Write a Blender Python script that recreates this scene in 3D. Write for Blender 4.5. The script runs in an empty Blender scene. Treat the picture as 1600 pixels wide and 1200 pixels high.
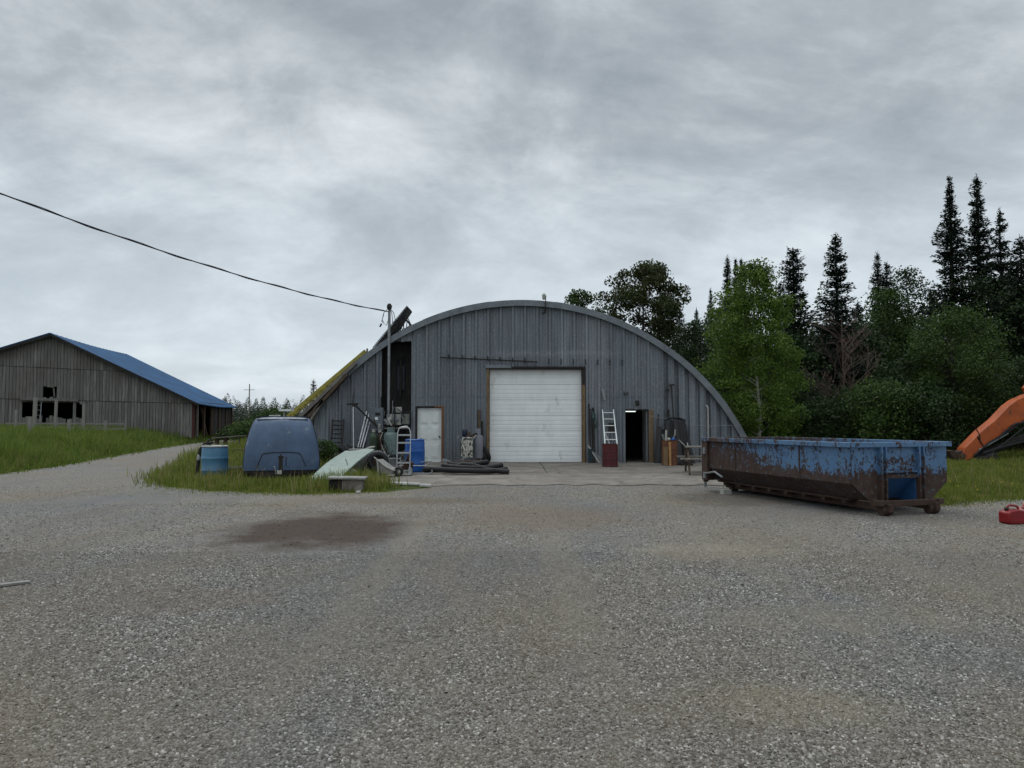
import bpy, bmesh, math, random
import numpy as np
from mathutils import Vector, Matrix
R = math.radians
S = bpy.context.scene
COL = S.collection
# ---------------------------------------------------------------- camera
FPX = 1150.0; PITCH = math.atan(55/FPX); EYE = 1.6
cam = bpy.data.cameras.new('camera'); cam.sensor_width = 36; cam.lens = 36*FPX/1600
cam.clip_start = .1; cam.clip_end = 6000
co = bpy.data.objects.new('camera', cam); COL.objects.link(co)
co.location = (0, 0, EYE); co.rotation_euler = (math.pi/2+PITCH, 0, 0)
S.camera = co
# ---------------------------------------------------------------- world: overcast sky
SUN_EL, SUN_AZ = 52, -25      # azimuth measured from +Y towards +X
W = bpy.data.worlds.new("World"); S.world = W; W.use_nodes = True
nt = W.node_tree; nt.nodes.clear()
def N(t, kind, **kw):
    n = t.nodes.new(kind)
    for k, v in kw.items():
        if k in n.inputs and not hasattr(n, k): n.inputs[k].default_value = v
        else:
            try: setattr(n, k, v)
            except Exception: n.inputs[k].default_value = v
    return n
def ramp(t, fac, stops):
    r = t.nodes.new('ShaderNodeValToRGB'); e = r.color_ramp.elements
    while len(e) < len(stops): e.new(.5)
    for i, (p, c) in enumerate(stops):
        e[i].position = p; e[i].color = (c, c, c, 1) if isinstance(c, (int, float)) else (*c, 1)
    t.links.new(fac, r.inputs[0]); return r.outputs[0]
def math_(t, op, a, b=None, c=None, clamp=False):
    m = t.nodes.new('ShaderNodeMath'); m.operation = op; m.use_clamp = clamp
    for i, v in enumerate((a, b, c)):
        if v is None: continue
        if isinstance(v, (int, float)): m.inputs[i].default_value = v
        else: t.links.new(v, m.inputs[i])
    return m.outputs[0]
def mixc(t, f, a, b, mode='MIX'):
    m = t.nodes.new('ShaderNodeMix'); m.data_type = 'RGBA'; m.blend_type = mode
    for s, v in ((0, f), (6, a), (7, b)):
        if isinstance(v, (int, float)): m.inputs[s].default_value = v
        elif isinstance(v, tuple): m.inputs[s].default_value = (*v, 1)
        else: t.links.new(v, m.inputs[s])
    return m.outputs[2]
def noise(t, vec, scale, detail=4, rough=.55, dist=0, w=None):
    n = t.nodes.new('ShaderNodeTexNoise'); n.inputs['Scale'].default_value = scale
    n.inputs['Detail'].default_value = detail; n.inputs['Roughness'].default_value = rough
    n.inputs['Distortion'].default_value = dist
    if vec is not None: t.links.new(vec, n.inputs['Vector'])
    return n.outputs['Fac']
def mapping(t, vec, scale=(1, 1, 1), loc=(0, 0, 0), rot=(0, 0, 0)):
    m = t.nodes.new('ShaderNodeMapping'); m.inputs['Scale'].default_value = scale
    m.inputs['Location'].default_value = loc; m.inputs['Rotation'].default_value = rot
    t.links.new(vec, m.inputs['Vector']); return m.outputs[0]
tc = nt.nodes.new('ShaderNodeTexCoord').outputs['Generated']
sp = nt.nodes.new('ShaderNodeSeparateXYZ'); nt.links.new(tc, sp.inputs[0])
zz = math_(nt, 'MAXIMUM', sp.outputs[2], 0.0)
den = math_(nt, 'ADD', zz, .34)
cb = nt.nodes.new('ShaderNodeCombineXYZ')
nt.links.new(math_(nt, 'DIVIDE', sp.outputs[0], den), cb.inputs[0])
nt.links.new(math_(nt, 'DIVIDE', sp.outputs[1], den), cb.inputs[1])
pv = cb.outputs[0]
n1 = noise(nt, mapping(nt, pv, (.72, 1.15, 1), (3.1, 7.3, 0), (0, 0, .35)), 1.15, 11, .60, .5)
n2 = noise(nt, mapping(nt, pv, (1.5, 1.6, 1), (1.1, .4, 0), (0, 0, .3)), 2.0, 10, .62, .35)
cl = math_(nt, 'ADD', math_(nt, 'MULTIPLY', n1, .62), math_(nt, 'MULTIPLY', n2, .38))
ccol = ramp(nt, cl, [(.38, (.17, .192, .21)), (.455, (.23, .254, .272)), (.53, (.325, .352, .37)), (.62, (.445, .472, .488))])
hor = ramp(nt, zz, [(0, 1.0), (.15, .75), (.36, .0)])
ccol = mixc(nt, math_(nt, 'MULTIPLY', hor, .62), ccol, (.405, .458, .505))
bright = ramp(nt, zz, [(0, .05), (.5, .05), (.8, .11), (1, .13)])   # overcast dome: brighter overhead
sepb = math_(nt, 'MULTIPLY', bright, 20.0)
cm = nt.nodes.new('ShaderNodeVectorMath'); cm.operation = 'SCALE'
nt.links.new(ccol, cm.inputs[0]); nt.links.new(math_(nt, 'MAXIMUM', sepb, 1.0), cm.inputs['Scale'])
sky = nt.nodes.new('ShaderNodeTexSky'); sky.sky_type = 'NISHITA'; sky.sun_disc = False
sky.sun_elevation = R(SUN_EL); sky.sun_rotation = R(SUN_AZ)
b1 = nt.nodes.new('ShaderNodeBackground'); b1.inputs[1].default_value = .05; nt.links.new(sky.outputs[0], b1.inputs[0])
b2 = nt.nodes.new('ShaderNodeBackground'); b2.inputs[1].default_value = 1.0; nt.links.new(cm.outputs[0], b2.inputs[0])
mx = nt.nodes.new('ShaderNodeMixShader'); mx.inputs[0].default_value = .94
nt.links.new(b1.outputs[0], mx.inputs[1]); nt.links.new(b2.outputs[0], mx.inputs[2])
ow = nt.nodes.new('ShaderNodeOutputWorld'); nt.links.new(mx.outputs[0], ow.inputs[0])
# ---------------------------------------------------------------- sun (veiled)
sl = bpy.data.lights.new('sun', 'SUN'); sl.energy = .5; sl.angle = R(25); sl.color = (1, .97, .92)
so = bpy.data.objects.new('sun', sl); COL.objects.link(so)
sd = Vector((math.sin(R(SUN_AZ))*math.cos(R(SUN_EL)), math.cos(R(SUN_AZ))*math.cos(R(SUN_EL)), math.sin(R(SUN_EL))))
so.rotation_euler = sd.to_track_quat('Z', 'Y').to_euler()
S.view_settings.view_transform = 'Standard'; S.view_settings.look = 'None'
S.view_settings.exposure = .92; S.view_settings.gamma = 1
S.cycles.max_bounces = 6; S.cycles.transparent_max_bounces = 8
# ---------------------------------------------------------------- measuring helpers (pixel of the survey photo + distance -> metres)
cp_, sp_ = math.cos(PITCH), math.sin(PITCH)
def Zp(py, Y):
    v = (600-py)/FPX; return EYE + Y*(sp_+v*cp_)/(cp_-v*sp_)
def Xp(px, Y, py=655):
    v = (600-py)/FPX; return (px-800)/FPX*Y/(cp_-v*sp_)
def P(px, py, Y): return Vector((Xp(px, Y, py), Y, Zp(py, Y)))
def Gd(px, py, z=0):
    v = (600-py)/FPX; Y = (z-EYE)*(cp_-v*sp_)/(sp_+v*cp_); return Vector((Xp(px, Y, py), Y, z))
rnd = random.Random(7)
# ---------------------------------------------------------------- materials
def newmat(name):
    m = bpy.data.materials.new(name); m.use_nodes = True
    t = m.node_tree; b = t.nodes['Principled BSDF']; return m, t, b
def lk(t, a, b): t.links.new(a, b)
def setbump(t, b, h, strength=.4, dist=.01):
    bp = t.nodes.new('ShaderNodeBump'); bp.inputs['Strength'].default_value = strength
    bp.inputs['Distance'].default_value = dist; lk(t, h, bp.inputs['Height']); lk(t, bp.outputs[0], b.inputs['Normal'])
def simple(name, c, c2=None, rough=.6, metal=0, scale=6, stretch=(1, 1, 1), bump=.15, spots=None, spot_lo=.58, spot_hi=.66, spot_scale=9, spec=.4):
    """base colour broken by noise, plus an optional wear/rust/dirt layer"""
    m, t, b = newmat(name)
    oc = t.nodes.new('ShaderNodeTexCoord').outputs['Object']
    v = mapping(t, oc, stretch)
    c2 = c2 or tuple(x*.62 for x in c)
    f = ramp(t, noise(t, v, scale, 6, .62), [(.34, 0), (.66, 1)])
    f2 = noise(t, v, scale*7, 3, .6)
    col = mixc(t, f, c2, c)
    col = mixc(t, math_(t, 'MULTIPLY', f2, .35), col, c2)
    ro = ramp(t, f2, [(.3, max(rough-.12, .05)), (.7, min(rough+.1, 1))])
    if spots:
        s = ramp(t, noise(t, mapping(t, oc, stretch, (5, 3, 9)), spot_scale, 7, .65, .3), [(spot_lo, 0), (spot_hi, 1)])
        sc = mixc(t, noise(t, oc, 30, 3), tuple(x*.55 for x in spots), spots)
        col = mixc(t, s, col, sc)
        b.inputs['Metallic'].default_value = metal
    lk(t, col, b.inputs['Base Color']); lk(t, ro, b.inputs['Roughness'])
    b.inputs['Metallic'].default_value = metal; b.inputs['Specular IOR Level'].default_value = spec
    if bump: setbump(t, b, noise(t, v, scale*5, 5, .65), bump, .01)
    return m
def leafmat(name, dark, light, third=None, transl=.25, vary=.5):
    m, t, b = newmat(name)
    g = t.nodes.new('ShaderNodeNewGeometry'); oi = t.nodes.new('ShaderNodeObjectInfo')
    f = ramp(t, g.outputs['Random Per Island'], [(0, 0), (1, 1)])
    col = mixc(t, f, dark, light)
    nn = ramp(t, noise(t, g.outputs['Position'], .9, 3, .5), [(.35, 0), (.65, 1)])
    col = mixc(t, math_(t, 'MULTIPLY', nn, vary), col, tuple(x*.55 for x in dark))
    if third:
        k = ramp(t, noise(t, g.outputs['Position'], 2.3, 3, .5), [(.52, 0), (.66, 1)])
        col = mixc(t, math_(t, 'MULTIPLY', k, .7), col, third)
    lk(t, col, b.inputs['Base Color']); b.inputs['Roughness'].default_value = .6
    b.inputs['Specular IOR Level'].default_value = .25
    tr = t.nodes.new('ShaderNodeBsdfTranslucent'); lk(t, col, tr.inputs[0])
    mxs = t.nodes.new('ShaderNodeMixShader'); mxs.inputs[0].default_value = transl
    lk(t, b.outputs[0], mxs.inputs[1]); lk(t, tr.outputs[0], mxs.inputs[2])
    lk(t, mxs.outputs[0], t.nodes['Material Output'].inputs[0]); return m

def gravel_mat(name, stones=False):
    m, t, b = newmat(name)
    g = t.nodes.new('ShaderNodeNewGeometry'); pos = g.outputs['Position']
    if stones:
        rv = g.outputs['Random Per Island']
        w = t.nodes.new('ShaderNodeTexWhiteNoise'); w.noise_dimensions = '1D'; lk(t, rv, w.inputs['W']); cv = w.outputs['Value']
    else:
        vo = t.nodes.new('ShaderNodeTexVoronoi'); vo.inputs['Scale'].default_value = 62
        lk(t, pos, vo.inputs['Vector'])
        s3 = t.nodes.new('ShaderNodeSeparateColor'); lk(t, vo.outputs['Color'], s3.inputs[0]); cv = s3.outputs[0]; rv = s3.outputs[1]
    col = ramp(t, cv, [(0, (.028, .027, .025)), (.2, (.07, .068, .062)), (.5, (.15, .146, .133)), (.8, (.23, .223, .205)), (.94, (.33, .322, .30)), (1, (.58, .57, .545))])
    # warm and cool stones
    col = mixc(t, ramp(t, rv, [(.55, 0), (1, .5)]), col, mixc(t, .5, col, (.22, .16, .125)))
    big = ramp(t, noise(t, mapping(t, pos, (1, .55, 1)), .42, 5, .6, .4), [(.38, 0), (.68, 1)])
    col = mixc(t, math_(t, 'MULTIPLY', big, .68), col, (.175, .138, .095))
    cool = ramp(t, noise(t, mapping(t, pos, (1, .6, 1), (30, 11, 0)), .33, 4, .6), [(.46, 0), (.7, 1)])
    col = mixc(t, math_(t, 'MULTIPLY', cool, .6), col, (.112, .118, .128))
    fine = ramp(t, noise(t, mapping(t, pos, (1, .5, 1), (4, 1, 0)), 1.6, 5, .65, .3), [(.5, 0), (.78, 1)])
    col = mixc(t, math_(t, 'MULTIPLY', fine, .5), col, (.19, .17, .13))
    def blob(cx, cy, rx, ry, lo=.45, hi=1.2, rot=0, ns=1.3):
        q = mapping(t, pos, (1/rx, 1/ry, 0), (-cx/rx, -cy/ry, 0))
        ln = t.nodes.new('ShaderNodeVectorMath'); ln.operation = 'LENGTH'; lk(t, q, ln.inputs[0])
        d = math_(t, 'ADD', ln.outputs['Value'], math_(t, 'MULTIPLY', math_(t, 'SUBTRACT', noise(t, pos, ns, 6, .65), .5), 1.4))
        return ramp(t, d, [(lo, 1), (hi, 0)])
    dirt = blob(-2.8, 10.8, 1.75, 2.3, .45, 1.05)                          # oily earth patch
    col = mixc(t, math_(t, 'MULTIPLY', dirt, .95), col, mixc(t, noise(t, pos, 5, 5), (.022, .012, .007), (.052, .031, .019)))
    for cx, cy, rx, ry, k, c in ((-1.35, 8.5, .28, 5.5, .4, (.20, .178, .142)), (.55, 9.0, .28, 6, .4, (.20, .178, .142)), (2.6, 8.5, .25, 5, .3, (.20, .178, .142)), (4.3, 8.5, .25, 5, .3, (.20, .178, .142)), (-5.5, 12, .4, 6, .3, (.12, .115, .105)), (-7.2, 12.5, .4, 6, .3, (.12, .115, .105)), (.5, 12.2, 2.2, 2.0, .5, (.15, .115, .085)), (-2, 14.6, 2.2, .8, .55, (.11, .085, .055)),
                                 (2.4, 9.0, 1.2, .7, .45, (.25, .22, .165)), (4.4, 14.8, 1.5, 1.6, .65, (.075, .06, .045)), (2.5, 6, 1.4, .6, .3, (.22, .195, .15)),
                                 (1.6, 4.2, .6, .35, .35, (.23, .2, .14)), (-3.0, 6.6, 1.0, .6, .35, (.155, .118, .09)), (6, 7.5, 1.6, 1, .3, (.22, .19, .14))):
        col = mixc(t, math_(t, 'MULTIPLY', blob(cx, cy, rx, ry, .5, 1.15, ns=2.2), k), col, c)
    lk(t, col, b.inputs['Base Color']); b.inputs['Roughness'].default_value = .85; b.inputs['Specular IOR Level'].default_value = .3
    if not stones:
        v2 = t.nodes.new('ShaderNodeTexVoronoi'); v2.inputs['Scale'].default_value = 62; v2.feature = 'F1'; lk(t, pos, v2.inputs['Vector'])
        h = math_(t, 'SUBTRACT', 1.0, v2.outputs['Distance'])
        v3 = t.nodes.new('ShaderNodeTexVoronoi'); v3.inputs['Scale'].default_value = 21; lk(t, pos, v3.inputs['Vector'])
        h = math_(t, 'ADD', h, math_(t, 'MULTIPLY', math_(t, 'SUBTRACT', 1.0, v3.outputs['Distance']), .6))
        h = math_(t, 'ADD', h, math_(t, 'MULTIPLY', noise(t, pos, 1.7, 4), 1.5))
        k = math_(t, 'SUBTRACT', 1.0, math_(t, 'MULTIPLY', dirt, .6))
        setbump(t, b, math_(t, 'MULTIPLY', h, k), 1.0, .012)
    else:
        setbump(t, b, noise(t, pos, 160, 3), .4, .003)
    return m

def facade_mat():
    m, t, b = newmat('galvanised_sheet')
    g = t.nodes.new('ShaderNodeNewGeometry'); pos = g.outputs['Position']
    st = mapping(t, pos, (9, 9, .35))
    a = ramp(t, noise(t, st, 1.0, 7, .7), [(.3, 0), (.7, 1)])
    col = mixc(t, a, (.115, .134, .154), (.30, .33, .355))
    st2 = mapping(t, pos, (2.2, 2.2, .22), (3, 0, 8))
    col = mixc(t, ramp(t, noise(t, st2, 1.0, 4, .6), [(.42, 0), (.7, .7)]), col, (.14, .138, .155))
    sx = t.nodes.new('ShaderNodeSeparateXYZ'); lk(t, pos, sx.inputs[0])
    wn = t.nodes.new('ShaderNodeTexWhiteNoise'); wn.noise_dimensions = '1D'; lk(t, math_(t, 'FLOOR', math_(t, 'MULTIPLY', math_(t, 'ADD', sx.outputs[0], 8.2), 1/.904)), wn.inputs['W'])
    col = mixc(t, math_(t, 'MULTIPLY', wn.outputs['Value'], .5), col, (.075, .09, .108))
    sp2 = ramp(t, noise(t, pos, 14, 8, .75), [(.54, 0), (.66, 1)])
    col = mixc(t, math_(t, 'MULTIPLY', sp2, .6), col, (.38, .41, .44))
    sp3 = ramp(t, noise(t, mapping(t, pos, (1, 1, 1), (9, 9, 2)), 22, 8, .75), [(.56, 0), (.66, 1)])
    col = mixc(t, math_(t, 'MULTIPLY', sp3, .5), col, (.045, .05, .058))
    # chalky band above the big door, warm stain course along the horizontal lap
    d = math_(t, 'ABSOLUTE', math_(t, 'SUBTRACT', sx.outputs[2], math_(t, 'ADD', 3.95, math_(t, 'MULTIPLY', noise(t, pos, 1.2, 3), .15))))
    bd = math_(t, 'MULTIPLY', ramp(t, d, [(0, 1), (.16, 0)]), ramp(t, noise(t, pos, 6, 6, .7), [(.35, 0), (.7, .55)]))
    bd = math_(t, 'MULTIPLY', bd, ramp(t, math_(t, 'ABSOLUTE', math_(t, 'SUBTRACT', math_(t, 'MULTIPLY', sx.outputs[0], .3), .45)), [(.45, 1), (.9, 0)]))
    col = mixc(t, bd, col, (.36, .37, .38))
    d2 = math_(t, 'ABSOLUTE', math_(t, 'SUBTRACT', sx.outputs[2], 2.75))
    bd2 = math_(t, 'MULTIPLY', ramp(t, d2, [(0, 1), (.3, 0)]), ramp(t, noise(t, mapping(t, pos, (5, 1, 5)), 1, 5, .7), [(.4, 0), (.7, .5)]))
    col = mixc(t, bd2, col, (.17, .14, .15))
    low = math_(t, 'MULTIPLY', ramp(t, math_(t, 'MULTIPLY', sx.outputs[2], .5), [(0, 1), (.35, 0)]), ramp(t, noise(t, mapping(t, pos, (6, 6, 1)), 1, 5, .7), [(.4, 0), (.65, .7)]))
    col = mixc(t, low, col, (.10, .088, .075))
    lk(t, col, b.inputs['Base Color']); b.inputs['Metallic'].default_value = .25
    lk(t, ramp(t, a, [(0, .62), (1, .5)]), b.inputs['Roughness']); b.inputs['Specular IOR Level'].default_value = .35
    setbump(t, b, noise(t, mapping(t, pos, (3, 3, 1.2)), 2.5, 4, .6), .35, .02)
    return m
def wood_mat(name, c, c2, grain=(14, 14, .5), rough=.85, dark=None):
    m, t, b = newmat(name)
    g = t.nodes.new('ShaderNodeNewGeometry')
    oc = t.nodes.new('ShaderNodeTexCoord').outputs['Object']
    v = mapping(t, oc, grain)
    f = ramp(t, noise(t, v, 1.6, 7, .7), [(.32, 0), (.68, 1)])
    col = mixc(t, f, c2, c)
    col = mixc(t, ramp(t, g.outputs['Random Per Island'], [(0, 0), (1, .55)]), col, tuple(x*.6 for x in c2))
    if dark: col = mixc(t, ramp(t, noise(t, oc, .5, 5, .6), [(.45, 0), (.65, .8)]), col, dark)
    lk(t, col, b.inputs['Base Color']); b.inputs['Roughness'].default_value = rough; b.inputs['Specular IOR Level'].default_value = .2
    setbump(t, b, f, .4, .006); return m
def peel_mat():
    """blue paint peeling to rust; more bare towards the far end and the lower skirt (object x = along the length)"""
    m, t, b = newmat('peeling_blue_paint')
    oc = t.nodes.new('ShaderNodeTexCoord').outputs['Object']
    s = t.nodes.new('ShaderNodeSeparateXYZ'); lk(t, oc, s.inputs[0])
    n = math_(t, 'ADD', math_(t, 'MULTIPLY', noise(t, mapping(t, oc, (1, 1, .75)), 5.5, 9, .72, .5), .5), math_(t, 'MULTIPLY', noise(t, mapping(t, oc, (1.3, 1.3, .9), (3, 1, 7)), 16, 8, .74, .6), .5))
    ln = math_(t, 'MULTIPLY', ramp(t, math_(t, 'DIVIDE', s.outputs[1], 4.5), [(0, .26), (.12, .20), (.3, .22), (.5, .36), (.8, .66), (1, .85)]), .30)
    low = math_(t, 'MULTIPLY', ramp(t, s.outputs[2], [(.30, 1), (.5, .55), (.72, .0)]), .30)
    up = math_(t, 'MULTIPLY', ramp(t, s.outputs[2], [(.6, 0), (1.2, 1)]), math_(t, 'MULTIPLY', ln, -.45))
    k = math_(t, 'ADD', math_(t, 'ADD', n, ln), math_(t, 'ADD', low, up))
    mask = ramp(t, k, [(.570, 0), (.580, 1)])
    rustc = mixc(t, ramp(t, noise(t, oc, 7, 7, .7), [(.3, 0), (.7, 1)]), (.018, .012, .011), (.07, .034, .023))
    rustc = mixc(t, ramp(t, noise(t, oc, 2, 4, .6), [(.5, 0), (.7, .5)]), rustc, (.075, .062, .055))
    rustc = mixc(t, ramp(t, noise(t, mapping(t, oc, (1, 1, .8), (6, 2, 2)), 12, 8, .72, .5), [(.585, 0), (.60, .75)]), rustc, mixc(t, noise(t, oc, 4), (.14, .17, .17), (.06, .10, .15)))
    rustc = mixc(t, ramp(t, noise(t, mapping(t, oc, (4, 4, .5)), 3, 6, .7), [(.5, 0), (.7, .6)]), rustc, (.045, .036, .031))
    blue = mixc(t, noise(t, oc, 3, 6, .6), (.04, .115, .25), (.10, .20, .34))
    blue = mixc(t, ramp(t, noise(t, mapping(t, oc, (1, 1, 1), (4, 4, 4)), 6, 7, .7), [(.56, 0), (.66, .8)]), blue, (.10, .19, .215))
    blue = mixc(t, ramp(t, noise(t, mapping(t, oc, (1, 1, 1), (1, 8, 4)), 11, 7, .7), [(.64, 0), (.69, .7)]), blue, (.42, .47, .50))
    col = mixc(t, mask, blue, rustc)
    lk(t, col, b.inputs['Base Color']); lk(t, ramp(t, mask, [(0, .45), (1, .9)]), b.inputs['Roughness'])
    setbump(t, b, math_(t, 'SUBTRACT', math_(t, 'MULTIPLY', noise(t, oc, 26, 5, .7), .4), mask), .7, .006)
    return m
M = {}
M['gravel'] = gravel_mat('gravel_ground'); M['stones'] = gravel_mat('gravel_stone', True)
M['facade'] = facade_mat()
M['galv'] = simple('galvanised_trim', (.20, .22, .24), (.12, .135, .15), .5, .3, 3, (1, 1, 1), .2, (.09, .07, .06), .6, .72)
M['whitepaint'] = simple('white_door_paint', (.72, .75, .73), (.60, .63, .61), .5, 0, 3, (1, 1, 1), .05)
M['garage'] = simple('white_overhead_door', (.82, .84, .84), (.72, .74, .74), .45, 0, 2.5, (1, 1, .5), .05, (.45, .42, .34), .60, .8, 3)
M['rustframe'] = simple('rust_stained_wood', (.24, .11, .045), (.08, .035, .02), .85, 0, 9, (3, 3, 1), .4)
M['yellowwood'] = simple('ochre_weathered_wood', (.27, .18, .085), (.10, .062, .033), .85, 0, 7, (6, 6, 1), .4, (.05, .04, .03), .58, .66, 12)
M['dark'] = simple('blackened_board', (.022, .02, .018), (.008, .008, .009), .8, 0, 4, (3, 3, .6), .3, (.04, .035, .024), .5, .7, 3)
M['black'] = simple('black_rubber', (.014, .014, .015), (.008, .008, .009), .7, 0, 10, (1, 1, 1), .2)
M['blackpl'] = simple('black_plastic', (.012, .012, .015), (.006, .006, .008), .5, 0, 5, (1, 1, 1), .1)
M['blackmetal'] = simple('dark_metal', (.035, .032, .03), (.015, .013, .012), .6, .4, 9, (1, 1, 1), .2, (.09, .04, .02), .56, .7)
M['rust'] = simple('rusty_steel', (.082, .046, .032), (.032, .021, .017), .85, .1, 9, (1, 1, 1), .4)
M['alu'] = simple('aluminium', (.52, .53, .55), (.34, .35, .36), .38, .7, 12, (1, 1, 1), .05)
M['steel'] = simple('grey_steel', (.30, .31, .32), (.18, .19, .2), .45, .5, 8, (1, 1, 1), .1, (.10, .06, .04), .62, .75)
M['whitepl'] = simple('dirty_white_plastic', (.40, .40, .375), (.26, .26, .24), .55, 0, 5, (1, 1, 1), .1, (.16, .15, .12), .6, .72, 8)
M['ltblue'] = simple('faded_blue_plastic', (.085, .21, .33), (.055, .15, .25), .42, 0, 3, (1, 1, 1), .05, (.07, .18, .28), .6, .75, 6)
M['blue'] = simple('strong_blue_plastic', (.015, .10, .36), (.01, .07, .27), .4, 0, 4, (1, 1, 1), .05)
M['trailer'] = simple('faded_blue_fibreglass', (.070, .118, .20), (.038, .066, .12), .5, 0, 1.6, (1, 1, 1), .06, (.27, .31, .31), .62, .70, 2.6, .4)
M['boxgrey'] = simple('grey_enclosure_paint', (.13, .155, .175), (.095, .11, .125), .5, .1, 5, (1, 1, 1), .05)
M['cream'] = simple('cream_enclosure_paint', (.42, .42, .38), (.29, .29, .26), .5, 0, 6, (1, 1, 1), .05)
M['tank'] = simple('grey_green_tank_paint', (.14, .19, .18), (.085, .12, .115), .5, .1, 5, (1, 1, 1), .1, (.08, .05, .035), .6, .72)
M['green'] = simple('dark_green_cylinder_paint', (.03, .06, .03), (.018, .034, .02), .5, .1, 5, (1, 1, 1), .1, (.06, .035, .02), .56, .7)
M['mint'] = simple('mint_fibreglass_sheet', (.27, .35, .31), (.16, .235, .205), .6, 0, 2.2, (1, 3, 1), .2, (.33, .35, .32), .5, .6, 5)
M['peelwhite'] = simple('peeling_white_paint', (.56, .56, .52), (.40, .40, .36), .8, 0, 5, (2, 2, .6), .3, (.075, .06, .045), .49, .53, 13)
M['lilacgrey'] = simple('lilac_grey_paint', (.21, .21, .245), (.16, .16, .19), .5, 0, 3, (1, 1, 1), .05)
M['red'] = simple('dark_red_drum_paint', (.095, .010, .014), (.055, .007, .009), .5, 0, 5, (1, 1, 1), .1, (.04, .022, .018), .58, .7, 6)
M['orange'] = simple('rusty_orange_drum', (.19, .072, .032), (.08, .034, .02), .8, 0, 7, (1, 1, 1), .3)
M['excav'] = simple('orange_machine_paint', (.47, .095, .014), (.30, .06, .012), .5, 0, 2.5, (1, 1, 1), .1, (.07, .05, .04), .58, .68, 5)
M['canred'] = simple('red_fuel_can_plastic', (.25, .007, .012), (.17, .005, .008), .4, 0, 5, (1, 1, 1), .03)
M['canpink'] = simple('faded_red_fuel_can_plastic', (.42, .12, .11), (.34, .07, .07), .5, 0, 4, (1, 1, 1), .03, (.5, .42, .4), .5, .6)
M['yellow'] = simple('yellow_ladder_fibreglass', (.36, .31, .045), (.22, .19, .04), .55, 0, 6, (1, 1, 1), .1, (.12, .10, .05), .6, .7)
M['postgrey'] = simple('silver_grey_post', (.27, .255, .235), (.17, .16, .145), .9, 0, 6, (3, 3, .6), .3)
M['basin'] = simple('weathered_basin', (.28, .28, .26), (.16, .16, .145), .7, 0, 6, (1, 1, 1), .2)
M['plank'] = wood_mat('weathered_grey_plank', (.27, .25, .22), (.13, .12, .105), (4, 4, 4))
M['plankbr'] = wood_mat('brown_board', (.14, .10, .07), (.07, .05, .038), (4, 4, 4))
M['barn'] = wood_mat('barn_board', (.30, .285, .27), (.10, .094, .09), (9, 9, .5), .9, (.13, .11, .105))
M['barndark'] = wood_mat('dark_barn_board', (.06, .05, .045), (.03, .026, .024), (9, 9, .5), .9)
M['barnred'] = wood_mat('red_barn_board', (.13, .035, .028), (.07, .022, .018), (9, 9, .5), .9)
M['bark'] = simple('bark', (.075, .062, .05), (.035, .03, .025), .9, 0, 8, (3, 3, .7), .5)
M['birchbark'] = simple('white_birch_bark', (.52, .50, .46), (.36, .34, .31), .8, 0, 5, (1, 1, 4), .3, (.05, .045, .04), .58, .64, 7)
M['deadwood'] = simple('reddish_dead_twigs', (.13, .085, .07), (.07, .047, .04), .9, 0, 5, (1, 1, 1), .2)
M['fir'] = leafmat('fir_needles', (.008, .019, .012), (.024, .044, .026), (.015, .030, .02), .12)
M['spruce'] = leafmat('spruce_needles', (.009, .018, .011), (.026, .042, .026), None, .12)
M['birchleaf'] = leafmat('birch_leaves', (.045, .092, .012), (.155, .235, .036), (.10, .165, .022), .35, .45)
M['mapleleaf'] = leafmat('bronze_green_leaves', (.022, .036, .010), (.078, .096, .026), (.055, .042, .018), .3)
M['greenleaf'] = leafmat('green_leaves', (.022, .050, .010), (.08, .132, .027), (.053, .095, .019), .3)
M['darkleaf'] = leafmat('dark_green_leaves', (.014, .034, .012), (.050, .084, .024), None, .25)
M['grass'] = leafmat('grass_blades', (.07, .105, .014), (.23, .27, .05), (.28, .26, .085), .35, .35)
M['grassbank'] = leafmat('meadow_grass', (.062, .11, .016), (.20, .265, .05), (.24, .25, .065), .35, .4)
M['farwood'] = leafmat('far_woods', (.028, .040, .030), (.060, .080, .050), (.045, .065, .03), .1)
M['drygrass'] = leafmat('dry_stalks', (.16, .12, .055), (.30, .25, .12), None, .3, .2)
M['flower'] = simple('yellow_flower', (.6, .45, .02), None, .6)
def lamp_mat():
    m, t, b = newmat('lit_tube'); b.inputs['Emission Color'].default_value = (.9, 1, .95, 1); b.inputs['Emission Strength'].default_value = .7
    lk(t, mixc(t, noise(t, None, 4), (.8, .8, .8), (.7, .7, .7)), b.inputs['Base Color']); return m
M['lamp'] = lamp_mat()
def roof_mat():
    m, t, b = newmat('blue_metal_roof')
    oc = t.nodes.new('ShaderNodeTexCoord').outputs['Object']
    col = mixc(t, ramp(t, noise(t, oc, .7, 5, .6), [(.35, 0), (.65, 1)]), (.012, .05, .12), (.016, .085, .20))
    lk(t, col, b.inputs['Base Color']); b.inputs['Roughness'].default_value = .75; b.inputs['Specular IOR Level'].default_value = .12; return m
M['blueroof'] = roof_mat()
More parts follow.
